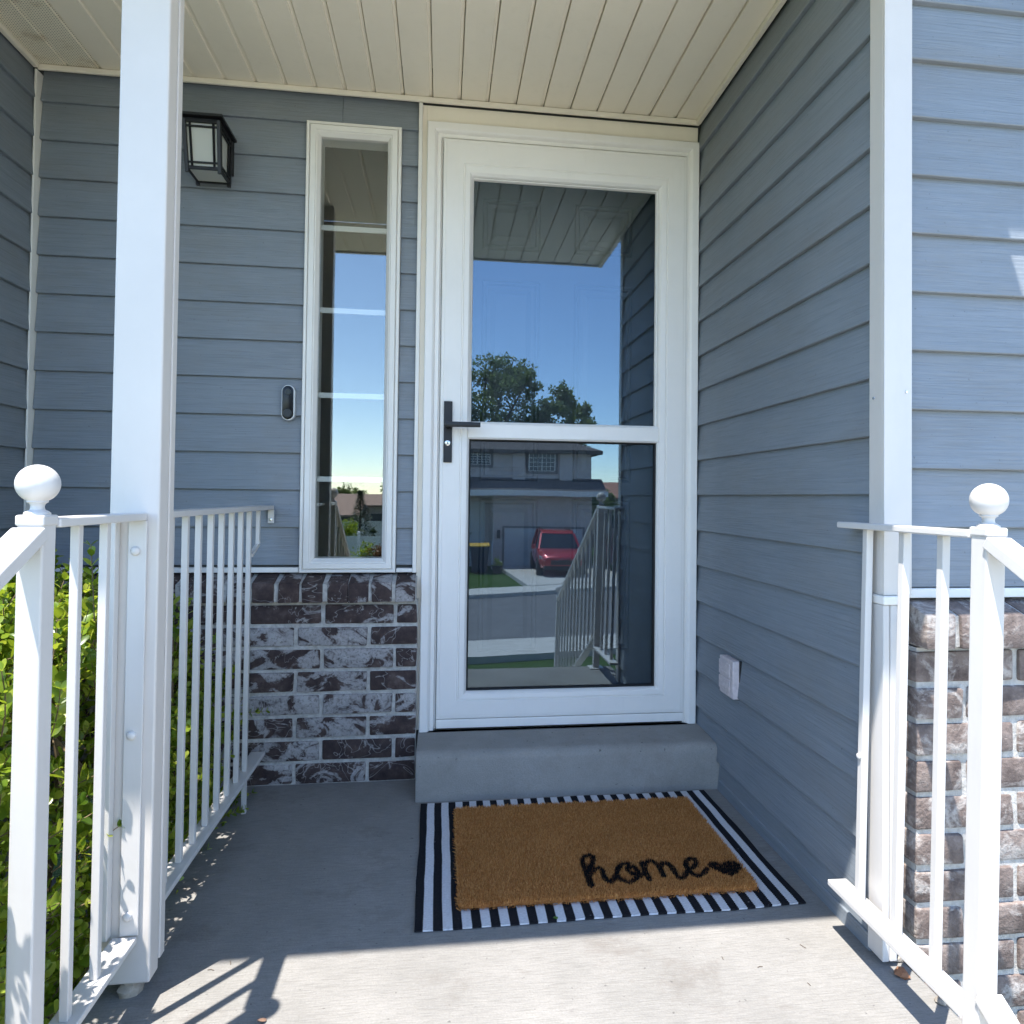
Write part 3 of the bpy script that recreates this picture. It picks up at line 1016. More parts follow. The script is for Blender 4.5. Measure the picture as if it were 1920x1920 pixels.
    for px0, px1 in ((-0.097, 0.116), (0.243, 0.462)):
        for pz0, pz1 in ((1.849, 2.035), (1.010, 1.737), (0.395, 0.945)):
            m = MB().ring(px0, px1, pz0 - 0.158, pz1 - 0.158, [(0.0, -0.0005), (0.006, -0.007), (0.014, -0.007), (0.020, -0.001), (0.034, -0.0015), (0.050, -0.008), (0.053, -0.008)])
            zc0, zc1 = pz0 - 0.158 + 0.053, pz1 - 0.158 - 0.053
            m.add([(px0 + 0.053, -0.008, zc0), (px1 - 0.053, -0.008, zc0), (px1 - 0.053, -0.008, zc1), (px0 + 0.053, -0.008, zc1)], [(0, 1, 2, 3)])
            m.build('door_panel', 'dark_door', e)


build_door()


# ================================================================== sidelight window
def build_window():
    w = thing('sidelight_window', 'tall narrow white sidelight window left of the door', 'window', (0, 0, 0.69))
    oz = 0.69
    # thin outer flange, frame, sash bevel (mitred)
    m = MB().ring(-0.7005, -0.3835, 0.0005, 2.2165 - oz, [(0.0, 0.012), (0.0, -0.017), (0.002, -0.019), (0.010, -0.019), (0.011, -0.014), (0.0125, -0.014), (0.0135, -0.021), (0.0145, -0.023), (0.031, -0.023), (0.0335, -0.019), (0.036, -0.019), (0.047, -0.006), (0.0485, 0.010), (0.0485, 0.06)])
    # sash sides are wider than top: pull inner rings to the glass opening
    m.v = [(x, y, z) for x, y, z in m.v]
    m.build('frame', 'trim', w)
    gx0, gx1, gz0, gz1 = -0.652, -0.432, 0.049, 2.168 - oz
    MB().box(gx0, gx1, 0.006, 0.009, gz0 - 0.0005, gz1 + 0.0005).build('glass_pane', 'glass_window', w)
    for zc in (1.866, 1.582, 1.291, 1.005):
        MB().box(gx0 + 0.0005, gx1 - 0.0005, 0.0125, 0.0185, zc - oz - 0.009, zc - oz + 0.009).build('muntin', 'trim', w, 0.001)
    # dark room behind
    r = MB()
    r.box(-1.0, -0.30, 0.1002, 0.11, 0.2, 0.69)
    x0, x1, y0, y1, z0, z1 = -1.05, -0.27, 0.101, 1.4, 0.0, 2.44
    rm = MB()
    rm.box(x0, x1, y1, y1 + 0.02, z0, z1)
    rm.box(x0 - 0.02, x0 - 0.0005, y0, y1, z0, z1)
    rm.box(x1 + 0.0005, x1 + 0.02, y0, y1, z0, z1)
    rm.box(x0, x1, y0, y1 - 0.0005, z1 + 0.0005, z1 + 0.02)
    rm.box(x0, x1, y0, y1 - 0.0005, z0 - 0.02, z0 - 0.0005)
    struct(rm.build('hall_interior', 'interior'), 'dim hall behind the sidelight window')
    rm = MB()
    rm.box(-0.30, 0.70, 0.151, 0.17, 0.0, 2.44)
    struct(rm.build('hall_partition', 'interior'), 'dark hall wall behind the entry door')


build_window()


# ================================================================== wall lantern
def build_lantern():
    L = thing('wall_lantern', 'black craftsman wall lantern with frosted panes', 'lamp', (-0.992, 0.0, 1.975))
    # local: x across, -y out, z up; body narrows downward
    ztop, zbot = 0.145, 0.0
    yb = -0.028                               # back of the body
    T = [(-0.052, -0.150), (0.052, -0.150), (0.052, yb), (-0.052, yb)]
    B = [(-0.049, -0.122), (0.049, -0.122), (0.049, yb), (-0.049, yb)]

    def P(i, t):
        a, b_ = B[i], T[i]
        return Vector((a[0] + (b_[0] - a[0]) * t, a[1] + (b_[1] - a[1]) * t, zbot + (ztop - zbot) * t))
    MB().box(-0.058, 0.058, -0.020, -0.006, 0.035, 0.170).build('back_plate', 'black', L, 0.003)
    MB().box(-0.020, 0.020, -0.030, -0.0201, 0.09, 0.13).build('arm', 'black', L, 0.002)
    for i in range(4):
        MB().bar(P(i, -0.07), P(i, 1.0), 0.011, 0.011, Vector((0, 1, 0.1))).build('corner_bar', 'black', L, 0.001)
    for i in range(4):
        j = (i + 1) % 4
        g = MB()
        g.bar(P(i, 0.03), P(j, 0.03), 0.006, 0.010)
        g.bar(P(i, 0.97), P(j, 0.97), 0.006, 0.012)
        # grid bars
        a0, a1, b0, b1 = P(i, 0), P(j, 0), P(i, 1), P(j, 1)
        for s in (0.16, 0.84):
            g.bar(a0.lerp(a1, s), b0.lerp(b1, s), 0.005, 0.005, Vector((0.3, 0.7, 0.1)))
        for t in (0.14, 0.86):
            g.bar(P(i, t), P(j, t), 0.005, 0.005)
        g.build('frame_grid', 'black', L)
        cen = (P(0, 0.5) + P(1, 0.5) + P(2, 0.5) + P(3, 0.5)) / 4
        q = []
        for pt in (P(i, 0.02), P(j, 0.02), P(j, 0.98), P(i, 0.98)):
            c2 = Vector((cen.x, cen.y, pt.z))
            q.append(pt + (c2 - pt).normalized() * 0.006)
        q2 = [p + (Vector((cen.x, cen.y, p.z)) - p).normalized() * 0.003 for p in q]
        MB().add(q + q2, [(0, 1, 2, 3), (7, 6, 5, 4), (0, 4, 5, 1), (1, 5, 6, 2), (2, 6, 7, 3), (3, 7, 4, 0)]).build('pane', 'frosted', L)
    # roof: shallow hip with overhang, cap
    m = MB()
    z = ztop + 0.004
    m.box(-0.066, 0.066, -0.168, -0.010, z, z + 0.008)
    m.add([(-0.066, -0.168, z + 0.008), (0.066, -0.168, z + 0.008), (0.066, -0.010, z + 0.008), (-0.066, -0.010, z + 0.008), (-0.02, -0.105, z + 0.020), (0.02, -0.105, z + 0.020), (0.02, -0.07, z + 0.020), (-0.02, -0.07, z + 0.020)],
          [(0, 1, 5, 4), (1, 2, 6, 5), (2, 3, 7, 6), (3, 0, 4, 7), (4, 5, 6, 7)])
    m.build('roof', 'black', L)
    MB().box(-0.009, 0.009, -0.112, -0.094, z + 0.020, z + 0.032).build('finial', 'black', L, 0.001)
    b = MB()
    b.add([(-0.045, -0.115, 0.004), (0.045, -0.115, 0.004), (0.045, yb - 0.004, 0.004), (-0.045, yb - 0.004, 0.004)], [(0, 1, 2, 3)])
    b.add([(-0.045, -0.115, 0.007), (0.045, -0.115, 0.007), (0.045, yb - 0.004, 0.007), (-0.045, yb - 0.004, 0.007)], [(3, 2, 1, 0)])
    b.build('pane', 'frosted', L)
    MB().lathe([(0.008, 0.02), (0.014, 0.04), (0.021, 0.065), (0.022, 0.08), (0.014, 0.10), (0.012, 0.13)], (0, -0.085, 0), 18).build('bulb', 'bulb', L, 0, 1, 60)


build_lantern()


# ================================================================== doorbell, outlet
def build_small_fixtures():
    d = thing('video_doorbell', 'black pill-shaped video doorbell with white rim on the siding', 'doorbell', (-0.7425, -0.006, 1.257))
    def pill(w, h, y0, y1, n=20):
        r = w / 2
        pts = [(r * math.cos(a), h / 2 - r + r * math.sin(a)) for a in [math.pi * i / n for i in range(n + 1)]]
        pts += [(r * math.cos(a), -h / 2 + r + r * math.sin(a)) for a in [math.pi + math.pi * i / n for i in range(n + 1)]]
        return MB().prism(pts, 'y', y0, y1)
    pill(0.0415, 0.117, -0.022, 0.0).build('housing', 'bell_ring', d, 0.0015, 2, 40)
    pill(0.0365, 0.112, -0.0245, -0.0222).build('face', 'bell_face', d, 0.001, 2, 40)
    MB().lathe([(0.0105, -0.0246), (0.0105, -0.0262), (0.0085, -0.0268), (0.005, -0.0262)], (0, 0, 0.036), 24, 'y').build('lens', 'bell_lens', d, 0, 1, 40)
    MB().lathe([(0.0140, -0.0246), (0.0140, -0.0262), (0.0125, -0.0264)], (0, 0, -0.036), 28, 'y').build('button', 'bell_lens', d, 0, 1, 40)
    MB().lathe([(0.0122, -0.0265), (0.0120, -0.0272)], (0, 0, -0.036), 28, 'y').build('button_face', 'bell_face', d, 0, 1, 40)

    o = thing('outlet_cover', 'weathered pinkish white outlet cover on the siding low beside the step', 'outlet', (0.684, -0.318, 0.338))
    # local: y along wall, x out is negative
    m = MB().box(-0.022, 0.006, -0.050, 0.050, 0.0, 0.116)
    m.build('cover_plate', 'outlet', o, 0.003)
    m = MB().box(-0.0255, -0.0222, -0.030, 0.048, 0.014, 0.054)
    m.build('hinged_flap', 'outlet', o, 0.003)
    m = MB().box(-0.0255, -0.0222, -0.030, 0.048, 0.060, 0.104)
    m.build('hinged_flap', 'outlet', o, 0.003)
    for z in (0.024, 0.042, 0.070, 0.092):
        MB().box(-0.0270, -0.0256, -0.018, 0.030, z, z + 0.003).build('rib', 'outlet', o)
    MB().box(-0.002, 0.008, -0.056, -0.0502, 0.0, 0.118).build('gap_shade_strip', 'rubber', o)  # black strip standing in for the shaded gap beside the cover


build_small_fixtures()


# ================================================================== porch post
def build_post():
    p = thing('porch_post', 'square white wrapped porch post standing behind the left railing', 'post', (-0.8055, -0.96, 0.0))
    hx = 0.0445
    MB().box(-hx, hx, -0.030, 0.0105, 0.034, SOF + 0.002).build('wrap', 'post', p, 0.0035, 2)
    MB().box(-hx + 0.0005, hx + 0.0015, 0.0130, 0.036, 0.050, SOF + 0.002).build('wrap', 'post', p, 0.0025, 2)
    MB().box(-hx + 0.006, hx - 0.006, -0.02, 0.03, 0.036, SOF + 0.001).build('core', 'sheath', p)
    m = MB().lathe([(0.020, 0.0), (0.022, 0.012), (0.014, 0.020), (0.013, 0.036)], (0.0, 0.0, 0.0), 12)
    m.v = [(x + random.uniform(-.003, .003), y + random.uniform(-.003, .003), max(0, z)) for x, y, z in m.v]
    m.build('anchor_foot', 'stone', p, 0, 1, 40)


build_post()


# ================================================================== railings
def finial(parent, x, y, z, mat='rail'):
    m = MB()
    r = 0.0275
    prof = [(0.0165, 0.0), (0.0165, 0.003), (0.0135, 0.0055), (0.0095, 0.0075), (0.0085, 0.012), (0.0095, 0.016), (0.0135, 0.0185), (0.0130, 0.0205)]
    c = 0.0205 + r * 0.87
    for k in range(1, 14):
        a = -math.pi / 2 + math.pi * (0.17 + 0.83 * k / 13)
        prof.append((max(0.0008, r * math.cos(a)), c + r * math.sin(a)))
    m.lathe(prof, (0, 0, 0), 28)
    return m.build('ball_finial', mat, parent, 0, 1, 45, (x, y, z))


def newel(parent, x, y, z0, z1, s=0.034):
    n = MB().box(-s / 2, s / 2, -s / 2, s / 2, z0, z1).build('newel_post', 'rail', parent, 0.0025, 2, None, (x, y, 0))
    MB().box(-s / 2 - 0.0022, s / 2 + 0.0022, -s / 2 - 0.0022, s / 2 + 0.0022, z1 - 0.014, z1 + 0.0015).build('cap', 'rail', n, 0.003, 2)
    finial(n, 0, 0, z1 + 0.0012)
    MB().box(-0.04, 0.04, -0.04, 0.04, z0, z0 + 0.007).build('base_plate', 'rail', n, 0.002)
    return n


_bal = {}


def baluster(parent, x, y, z0, z1, s=0.0135):
    key = (round(z1 - z0, 3), s)
    if key not in _bal:
        me = MB().box(-s / 2, s / 2, -s / 2, s / 2, 0, z1 - z0).mesh('baluster', 0.0014, 2)
        me.materials.append(M['rail'])
        _bal[key] = me
    return link('baluster', _bal[key], None, parent, (x, y, z0))


def stair_flight(r, x, ys, slope, ztop, ye, zfl):
    # sloping rails from the porch newel down to the lower newel
    z_at = lambda y: ztop - slope * (ys - y)
    MB().bar((x, ys, z_at(ys)), (x, ye, z_at(ye)), 0.044, 0.020).build('stair_top_rail', 'rail', r, 0.002)
    MB().bar((x, ys, z_at(ys) - 0.72), (x, ye, z_at(ye) - 0.72), 0.044, 0.013).build('stair_bottom_rail', 'rail', r, 0.002)
    y = ys - 0.10
    while y > ye + 0.06:
        baluster(r, x, y, z_at(y) - 0.716, z_at(y) - 0.008)
        y -= 0.105
    newel(r, x, ye - 0.017, zfl, z_at(ye) + 0.03)


def build_rails():
    # ---- left
    xl = -0.803
    r = thing('railing', 'white steel railing in front of the green hedge, bolted to the porch post', 'railing', (0, 0, 0), None, 'white railings with ball finials at the porch steps')
    newel(r, xl, -1.303, 0.0, 0.917)
    zt, zbm = 0.9065, 0.121
    MB().box(xl - 0.022, xl + 0.022, -1.2845, -0.993, zt - 0.007, zt + 0.007).build('top_rail', 'rail', r, 0.0025)
    MB().box(xl - 0.022, xl + 0.022, -1.2845, -0.998, zbm - 0.006, zbm + 0.006).build('bottom_rail', 'rail', r, 0.002)
    for y in (-1.196, -1.105):
        baluster(r, xl, y, zbm + 0.006, zt - 0.0072)
    MB().box(xl - 0.040, xl - 0.026, -1.010, -0.992, 0.127, zt - 0.0072).build('baluster', 'rail', r, 0.0014)
    pl = MB().box(xl - 0.010, xl + 0.0225, -0.9965, -0.9915, 0.127, zt - 0.0072).build('mounting_plate', 'rail', r, 0.001)
    for z in (0.842, 0.498, 0.164):
        MB().lathe([(0.0085, 0.0), (0.0085, -0.003), (0.006, -0.006), (0.002, -0.007)], (xl + 0.004, -0.9966, z), 14, 'y').build('bolt', 'rail', pl, 0, 1, 50)
    # back run to the wall
    MB().box(xl - 0.022, xl + 0.022, -0.920, -0.022, zt - 0.006, zt + 0.008).build('top_rail', 'rail', r, 0.0025)
    MB().box(xl - 0.022, xl + 0.022, -0.920, -0.083, zbm - 0.006, zbm + 0.006).build('bottom_rail', 'rail', r, 0.002)
    for y in (-0.825, -0.738, -0.655, -0.570, -0.487, -0.402, -0.317):
        baluster(r, xl, y, zbm + 0.006, zt - 0.0062)
    baluster(r, xl, -0.232, 0.0, zt - 0.0062)
    MB().box(xl + 0.000, xl + 0.0115, -0.160, -0.148, 0.795, zt - 0.0062).build('end_bar', 'rail', r, 0.001)
    MB().bar((xl + 0.005, -0.150, 0.795), (xl + 0.005, -0.226, 0.766), 0.0115, 0.011).build('end_bar', 'rail', r, 0.001)
    tab = MB().box(xl + 0.002, xl + 0.0215, -0.024, -0.019, 0.856, zt - 0.0062).build('wall_tab', 'rail', r, 0.001)
    MB().lathe([(0.0055, 0.0), (0.0055, -0.003), (0.003, -0.004)], (xl + 0.012, -0.0242, 0.868), 12, 'y').build('bolt', 'chrome', tab)
    stair_flight(r, xl, -1.318, 0.57, 0.893, -2.58, -0.69)

    # ---- right, leaning slightly outwards
    xr = 0.0
    q = thing('railing', 'white steel railing leaning outwards in front of the sunlit brick', 'railing', (0.636, 0, 0.0), (0, 0.022, 0), 'white railings with ball finials at the porch steps')
    newel(q, xr, -1.349, 0.0, 0.910)
    zt, zbm = 0.899, 0.119
    MB().box(xr - 0.022, xr + 0.022, -1.3325, -0.958, zt - 0.0065, zt + 0.0065).build('top_rail', 'rail', q, 0.0025)
    MB().box(xr - 0.022, xr + 0.022, -1.3325, -0.955, zbm - 0.006, zbm + 0.006).build('bottom_rail', 'rail', q, 0.002)
    for y in (-1.031, -1.144, -1.246):
        baluster(q, xr + 0.004, y, zbm + 0.006, zt - 0.0067, 0.0150)
    MB().lathe([(0.006, 0.0), (0.006, -0.004), (0.003, -0.006)], (xr - 0.0036, -1.031, 0.42), 12, 'x').build('bolt', 'rail', q, 0, 1, 50)
    stair_flight(q, xr, -1.365, 0.57, 0.888, -2.58, -0.69)


build_rails()


# ================================================================== rug and doormat
STROKES = [
    [(0.1384, -0.7423), (0.1388, -0.7161), (0.1388, -0.6842), (0.1382, -0.6541), (0.1407, -0.6293), (0.1512, -0.6129), (0.1632, -0.609), (0.1704, -0.618), (0.1678, -0.6372), (0.1572, -0.661), (0.1458, -0.6816), (0.1428, -0.7049), (0.1508, -0.6893), (0.1647, -0.6755), (0.1757, -0.6747), (0.1797, -0.6886), (0.1785, -0.7111), (0.1813, -0.7288), (0.1891, -0.7342), (0.2005, -0.7227), (0.211, -0.7028), (0.2228, -0.6787), (0.2378, -0.6616), (0.2547, -0.6584)],
    [(0.211, -0.7028), (0.213, -0.7184), (0.2207, -0.7321), (0.2336, -0.7399), (0.2484, -0.7342), (0.2621, -0.7176), (0.2683, -0.6946), (0.2639, -0.6762), (0.2528, -0.6721), (0.2457, -0.6826), (0.2474, -0.6977), (0.2552, -0.7108), (0.2653, -0.7175), (0.2784, -0.7114)],
    [(0.2883, -0.661), (0.2874, -0.6821), (0.2862, -0.7108), (0.287, -0.7355)],
    [(0.2874, -0.6821), (0.2989, -0.6611), (0.3127, -0.6525), (0.3225, -0.6611), (0.327, -0.679), (0.3269, -0.7009), (0.3254, -0.723)],
    [(0.3278, -0.683), (0.343, -0.6668), (0.3546, -0.668), (0.3586, -0.6882), (0.3581, -0.7185), (0.362, -0.7376), (0.3727, -0.7355), (0.3873, -0.7168), (0.4048, -0.6995), (0.4215, -0.6865), (0.4306, -0.6725), (0.4309, -0.6573), (0.4213, -0.6527), (0.4076, -0.6625), (0.3983, -0.6816), (0.3952, -0.7067), (0.4, -0.7229), (0.4119, -0.7322), (0.428, -0.7259), (0.4447, -0.7037)],
]
HEART = [(0.4591, -0.6855), (0.4698, -0.6767), (0.4813, -0.6763), (0.4911, -0.6864), (0.5093, -0.6773), (0.5256, -0.679), (0.5332, -0.6934), (0.5283, -0.7101), (0.512, -0.7277), (0.4937, -0.7376), (0.4793, -0.7266), (0.4667, -0.7109), (0.4586, -0.7003)]

_hc = (sum(p[0] for p in HEART) / len(HEART), sum(p[1] for p in HEART) / len(HEART))
HEART = [(_hc[0] + (x - _hc[0]) * 1.14, _hc[1] + (y - _hc[1]) * 1.14) for x, y in HEART]


def in_letters(x, y):
    inside = False
    n = len(HEART)
    for i in range(n):
        x1, y1 = HEART[i]
        x2, y2 = HEART[(i + 1) % n]
        if (y1 > y) != (y2 > y) and x < (x2 - x1) * (y - y1) / (y2 - y1) + x1:
            inside = not inside
    if inside:
        return True
    for si, s in enumerate(STROKES):
        for i in range(len(s) - 1):
            ax, ay = s[i]
            bx, by = s[i + 1]
            dx, dy = bx - ax, by - ay
            t = max(0, min(1, ((x - ax) * dx + (y - ay) * dy) / (dx * dx + dy * dy)))
            wdt = 0.0086 if (si == 0 and i < 2) else 0.0072
            if (x - ax - t * dx) ** 2 + (y - ay - t * dy) ** 2 < wdt * wdt:
                return True
    return False


def build_mats():
    W, H = 0.910, 0.612
    nx, ny = 90, 60
    r = thing('striped_rug', 'black and white striped cotton rug lying under the brown doormat', 'rug', (-0.281, -0.233, 0.0), (0, 0, 0.004))
    v, f = [], []
    for layer in (0.0045, 0.0008):
        for j in range(ny + 1):
            for i in range(nx + 1):
                x, y = W * i / nx, -H * j / ny
                ex = 0.004 * noise.noise(Vector((y * 6, 3.1, 0))) if i in (0, nx) else 0
                ey = 0.005 * noise.noise(Vector((x * 5, 8.1, 0))) if j in (0, ny) else 0
                edge = min(i, nx - i, j, ny - j)
                wv = 0.0012 * (1 + noise.noise(Vector((x * 11, y * 11, 1)))) if edge < 6 else 0.0
                v.append((x + ex, y + ey, layer + wv))
    n1 = (nx + 1) * (ny + 1)
    for j in range(ny):
        for i in range(nx):
            a = j * (nx + 1) + i
            f.append((a, a + nx + 1, a + nx + 2, a + 1))
    loop = [i for i in range(nx + 1)] + [j * (nx + 1) + nx for j in range(1, ny + 1)] + [ny * (nx + 1) + i for i in range(nx - 1, -1, -1)] + [j * (nx + 1) for j in range(ny - 1, 0, -1)]
    for i in range(len(loop)):
        a, b_ = loop[i], loop[(i + 1) % len(loop)]
        f.append((a, b_, b_ + n1, a + n1))
    me = fastmesh('woven_cloth', v, f)
    me.polygons.foreach_set('use_smooth', [True] * len(me.polygons))
    me.set_sharp_from_angle(angle=math.radians(50))
    link('woven_cloth', me, 'rug', r)

    mx0, mx1, my0, my1 = -0.179, 0.542, -0.787, -0.305
    mat = thing('doormat', 'brown coir doormat with the word home and a heart in black', 'doormat', (0, 0, 0))
    b = MB().box(mx0 + 0.004, mx1 - 0.004, my0 + 0.004, my1 - 0.004, 0.0068, 0.0175)
    b.build('backing', 'coir_base', mat, 0.003)
    rs = random.Random(3)
    vb, fb, vk, fk = [], [], [], []
    N = 125000
    for q in range(N):
        x, y = rs.uniform(mx0, mx1), rs.uniform(my0, my1)
        e = min(x - mx0, mx1 - x, y - my0, my1 - y)
        blk = in_letters(x + rs.gauss(0, 0.0007), y + rs.gauss(0, 0.0007))
        h = rs.uniform(0.0055, 0.0095) + (0.0010 if blk else 0) + 0.0014 * noise.noise(Vector((x * 14, y * 14, 0)))
        lx, ly = rs.gauss(0, 0.0016), rs.gauss(0, 0.0016)
        if e < 0.010:
            k = (0.010 - e) / 0.010
            lx += (-1 if x - mx0 == e else (1 if mx1 - x == e else 0)) * 0.005 * k * rs.random()
            ly += (-1 if y - my0 == e else (1 if my1 - y == e else 0)) * 0.005 * k * rs.random()
        a = rs.uniform(0, math.pi)
        wdt = 0.00055 + rs.random() * 0.00030
        ca, sa = math.cos(a) * wdt, math.sin(a) * wdt
        z0 = 0.0150
        V, Fc = (vk, fk) if blk else (vb, fb)
        o = len(V)
        V += [(x - ca, y - sa, z0), (x + ca, y + sa, z0), (x + lx + ca * 0.6, y + ly + sa * 0.6, z0 + h), (x + lx - ca * 0.6, y + ly - sa * 0.6, z0 + h)]
        Fc.append((o, o + 1, o + 2, o + 3))
        if e < 0.004:
            o = len(V)
            zz = rs.uniform(0.004, 0.012)
            V += [(x - ca, y - sa, zz), (x + ca, y + sa, zz), (x + lx * 1.6 + ca, y + ly * 1.6 + sa, zz + h * 0.6), (x + lx * 1.6 - ca, y + ly * 1.6 - sa, zz + h * 0.6)]
            Fc.append((o, o + 1, o + 2, o + 3))
    p = link('pile', fastmesh('pile', vb, fb), 'coir', mat)
    p['kind'] = 'stuff'
    k = link('lettering', fastmesh('lettering', vk, fk), 'coir_black', mat)
    k['label'] = 'black tufted word home with a heart'


build_mats()


# ================================================================== hedge shrub
def leaf_verts(base, d, side, L, Wd, fold, curl):
    # simple pointed oval leaf with a folded midrib: 8 verts
    nrm = side.cross(d).normalized()
    P = []
    for t, w in ((0.0, 0.0), (0.28, 0.80), (0.62, 1.0), (0.88, 0.62), (1.0, 0.0)):
        c = base + d * (L * t) + nrm * (-curl * L * t * t)
        if w == 0:
            P.append(c)
        else:
            P += [c - side * (Wd / 2 * w) + nrm * (fold * Wd * w), c, c + side * (Wd / 2 * w) + nrm * (fold * Wd * w)]
    return P


LEAF_F = [(0, 2, 1), (0, 3, 2), (1, 2, 5, 4), (2, 3, 6, 5), (4, 5, 8, 7), (5, 6, 9, 8), (7, 8, 10), (8, 9, 10)]


def build_hedge():
    rs = random.Random(11)
    s = thing('hedge_shrub', 'dense bright green boxwood hedge behind the left railing', 'shrub', (-1.18, -0.95, -0.30))
    off = Vector((-1.18, -0.95, -0.30))
    V, F = [], []
    tw = MB()

    def top(x, y):
        t = 0.77 - 0.75 * max(0.0, x + 1.12) + 0.08 * noise.noise(Vector((x * 3.1, y * 3.1, 5))) + 0.05 * noise.noise(Vector((x * 9, y * 9, 2)))
        if y > -0.42:
            t -= ((y + 0.42) / 0.30) ** 1.6 * 0.32
        if y < -1.7:
            t -= ((-1.7 - y) / 0.3) ** 2 * 0.3
        return t

    def xr(y, z):
        return -0.885 + 0.03 * noise.noise(Vector((y * 5, z * 5, 9))) - 0.16 * max(0, z - 0.30) / 0.3

    def leafpair(c, d, L):
        side = d.orthogonal().normalized()
        side.rotate(Matrix.Rotation(rs.uniform(0, 6.28), 3, d))
        for sg in (1, -1):
            ld = (d * rs.uniform(0.45, 0.9) + side * sg * rs.uniform(0.6, 1.0) + Vector((0, 0, rs.uniform(0.0, 0.35)))).normalized()
            sd = ld.cross(d + Vector((rs.uniform(-.3, .3), rs.uniform(-.3, .3), rs.uniform(-.3, .3)))).normalized()
            l = L * rs.uniform(0.75, 1.15)
            o = len(V)
            V.extend(leaf_verts(c, ld, sd, l, l * rs.uniform(0.50, 0.64), rs.uniform(0.03, 0.14), rs.uniform(-0.05, 0.22)))
            F.extend([tuple(i + o for i in fc) for fc in LEAF_F])

    def sprig(b, d, ln, n, L):
        bend = Vector((rs.uniform(-.4, .4), rs.uniform(-.4, .4), rs.uniform(0.0, .5)))
        pts = []
        for k in range(n + 1):
            t = k / n
            pts.append(b + d * (ln * t) + bend * (ln * t * t * 0.4))
        tw.tube([p - off for p in pts[::2] + [pts[-1]]], 0.0014, 4, 0.0007)
        for k in range(1, n + 1):
            dd = (pts[k] - pts[k - 1]).normalized()
            leafpair(pts[k] - off, dd, L * (0.65 if k == n else 1.0))
            if k == n:
                leafpair(pts[k] - off, (dd + Vector((0, 0, .2))).normalized(), L * 0.6)
    cnt = 0
    while cnt < 3700:
        y = rs.uniform(-1.98, -0.12)
        kind = rs.random()
        if kind < 0.42:                      # face towards the porch
            z = rs.uniform(-0.15, top(-1.0, y))
            dep = abs(rs.gauss(0, 0.05))
            b = Vector((xr(y, z) - dep - 0.05, y, z - 0.03))
            d = Vector((rs.uniform(0.25, 1.0), rs.uniform(-0.7, 0.5), rs.uniform(0.1, 0.9))).normalized()
        elif kind < 0.72:                    # top
            x = rs.uniform(-1.52, -0.93)
            b = Vector((x, y, top(x, y) - 0.09 - abs(rs.gauss(0, 0.05))))
            d = Vector((rs.uniform(-.5, .5), rs.uniform(-.5, .4), 1.0)).normalized()
        elif kind < 0.84:                    # front end
            x, z = rs.uniform(-1.5, -0.90), rs.uniform(-0.2, 0.62)
            b = Vector((x, -1.95 + abs(rs.gauss(0, 0.06)), z))
            d = Vector((rs.uniform(-.4, .5), -1.0, rs.uniform(0.1, .8))).normalized()
        else:                                # inside
            x = rs.uniform(-1.45, -0.93)
            b = Vector((x, y, rs.uniform(-0.2, max(0.0, top(x, y) - 0.12))))
            d = Vector((rs.uniform(-1, 1), rs.uniform(-1, 1), rs.uniform(0, 1))).normalized()
        if -1.25 < b.y < -0.40 and b.x > -1.10 and b.z > 0.05 and rs.random() < 0.50:
            cnt += 1
            continue
        n = rs.randrange(4, 8)
        sprig(b, d, n * rs.uniform(0.015, 0.021), n, rs.uniform(0.025, 0.034))
        cnt += 1
    for q in range(26):
        sprig(Vector((rs.uniform(-0.95, -0.885), rs.uniform(-1.60, -1.38), rs.uniform(0.12, 0.50))), Vector((rs.uniform(0.1, 0.5), rs.uniform(-0.2, 0.3), 1.0)).normalized(), 0.11, 6, 0.030)
    # shoots that reach past the rails
    sprig(Vector((-0.86, -0.24, 0.30)), Vector((0.85, 0.30, -0.10)).normalized(), 0.12, 7, 0.021)
    sprig(Vector((-0.88, -0.22, 0.22)), Vector((0.5, 0.35, 0.9)).normalized(), 0.13, 7, 0.021)
    sprig(Vector((-0.86, -0.30, 0.02)), Vector((0.8, 0.2, 0.1)).normalized(), 0.08, 6, 0.022)
    sprig(Vector((-0.90, -0.93, 0.70)), Vector((-0.1, 0.1, 1)).normalized(), 0.13, 8, 0.025)
    sprig(Vector((-0.95, -1.03, 0.68)), Vector((0.1, -0.1, 1)).normalized(), 0.11, 7, 0.025)
    sprig(Vector((-0.90, -1.42, 0.42)), Vector((0.5, 0.1, 0.6)).normalized(), 0.10, 6, 0.026)
    sprig(Vector((-0.90, -1.50, 0.30)), Vector((0.6, 0.0, 0.5)).normalized(), 0.11, 6, 0.026)
    sprig(Vector((-0.90, -1.40, 0.15)), Vector((0.6, 0.1, 0.4)).normalized(), 0.11, 6, 0.026)
    me = fastmesh('foliage', [tuple(p) for p in V], F)
    me.polygons.foreach_set('use_smooth', [True] * len(me.polygons))
    link('foliage', me, 'leaf', s)
    link('twig', fastmesh('twig', tw.v, tw.f), 'twig', s)['kind'] = 'stuff'
    st = MB()
    for q in range(16):
        x, y = rs.uniform(-1.4, -0.98), -1.85 + 1.6 * q / 15
        pts = [Vector((x, y, -0.35)), Vector((x + rs.uniform(-.05, .05), y + rs.uniform(-.05, .05), 0.0)), Vector((x + rs.uniform(-.1, .1), y + rs.uniform(-.1, .1), 0.35)), Vector((x + rs.uniform(-.15, .12), y + rs.uniform(-.1, .1), 0.58))]
        st.tube([p - off for p in pts], 0.011, 6, 0.003)
    link('stem', fastmesh('stem', st.v, st.f), 'twig', s)['kind'] = 'stuff'


build_hedge()


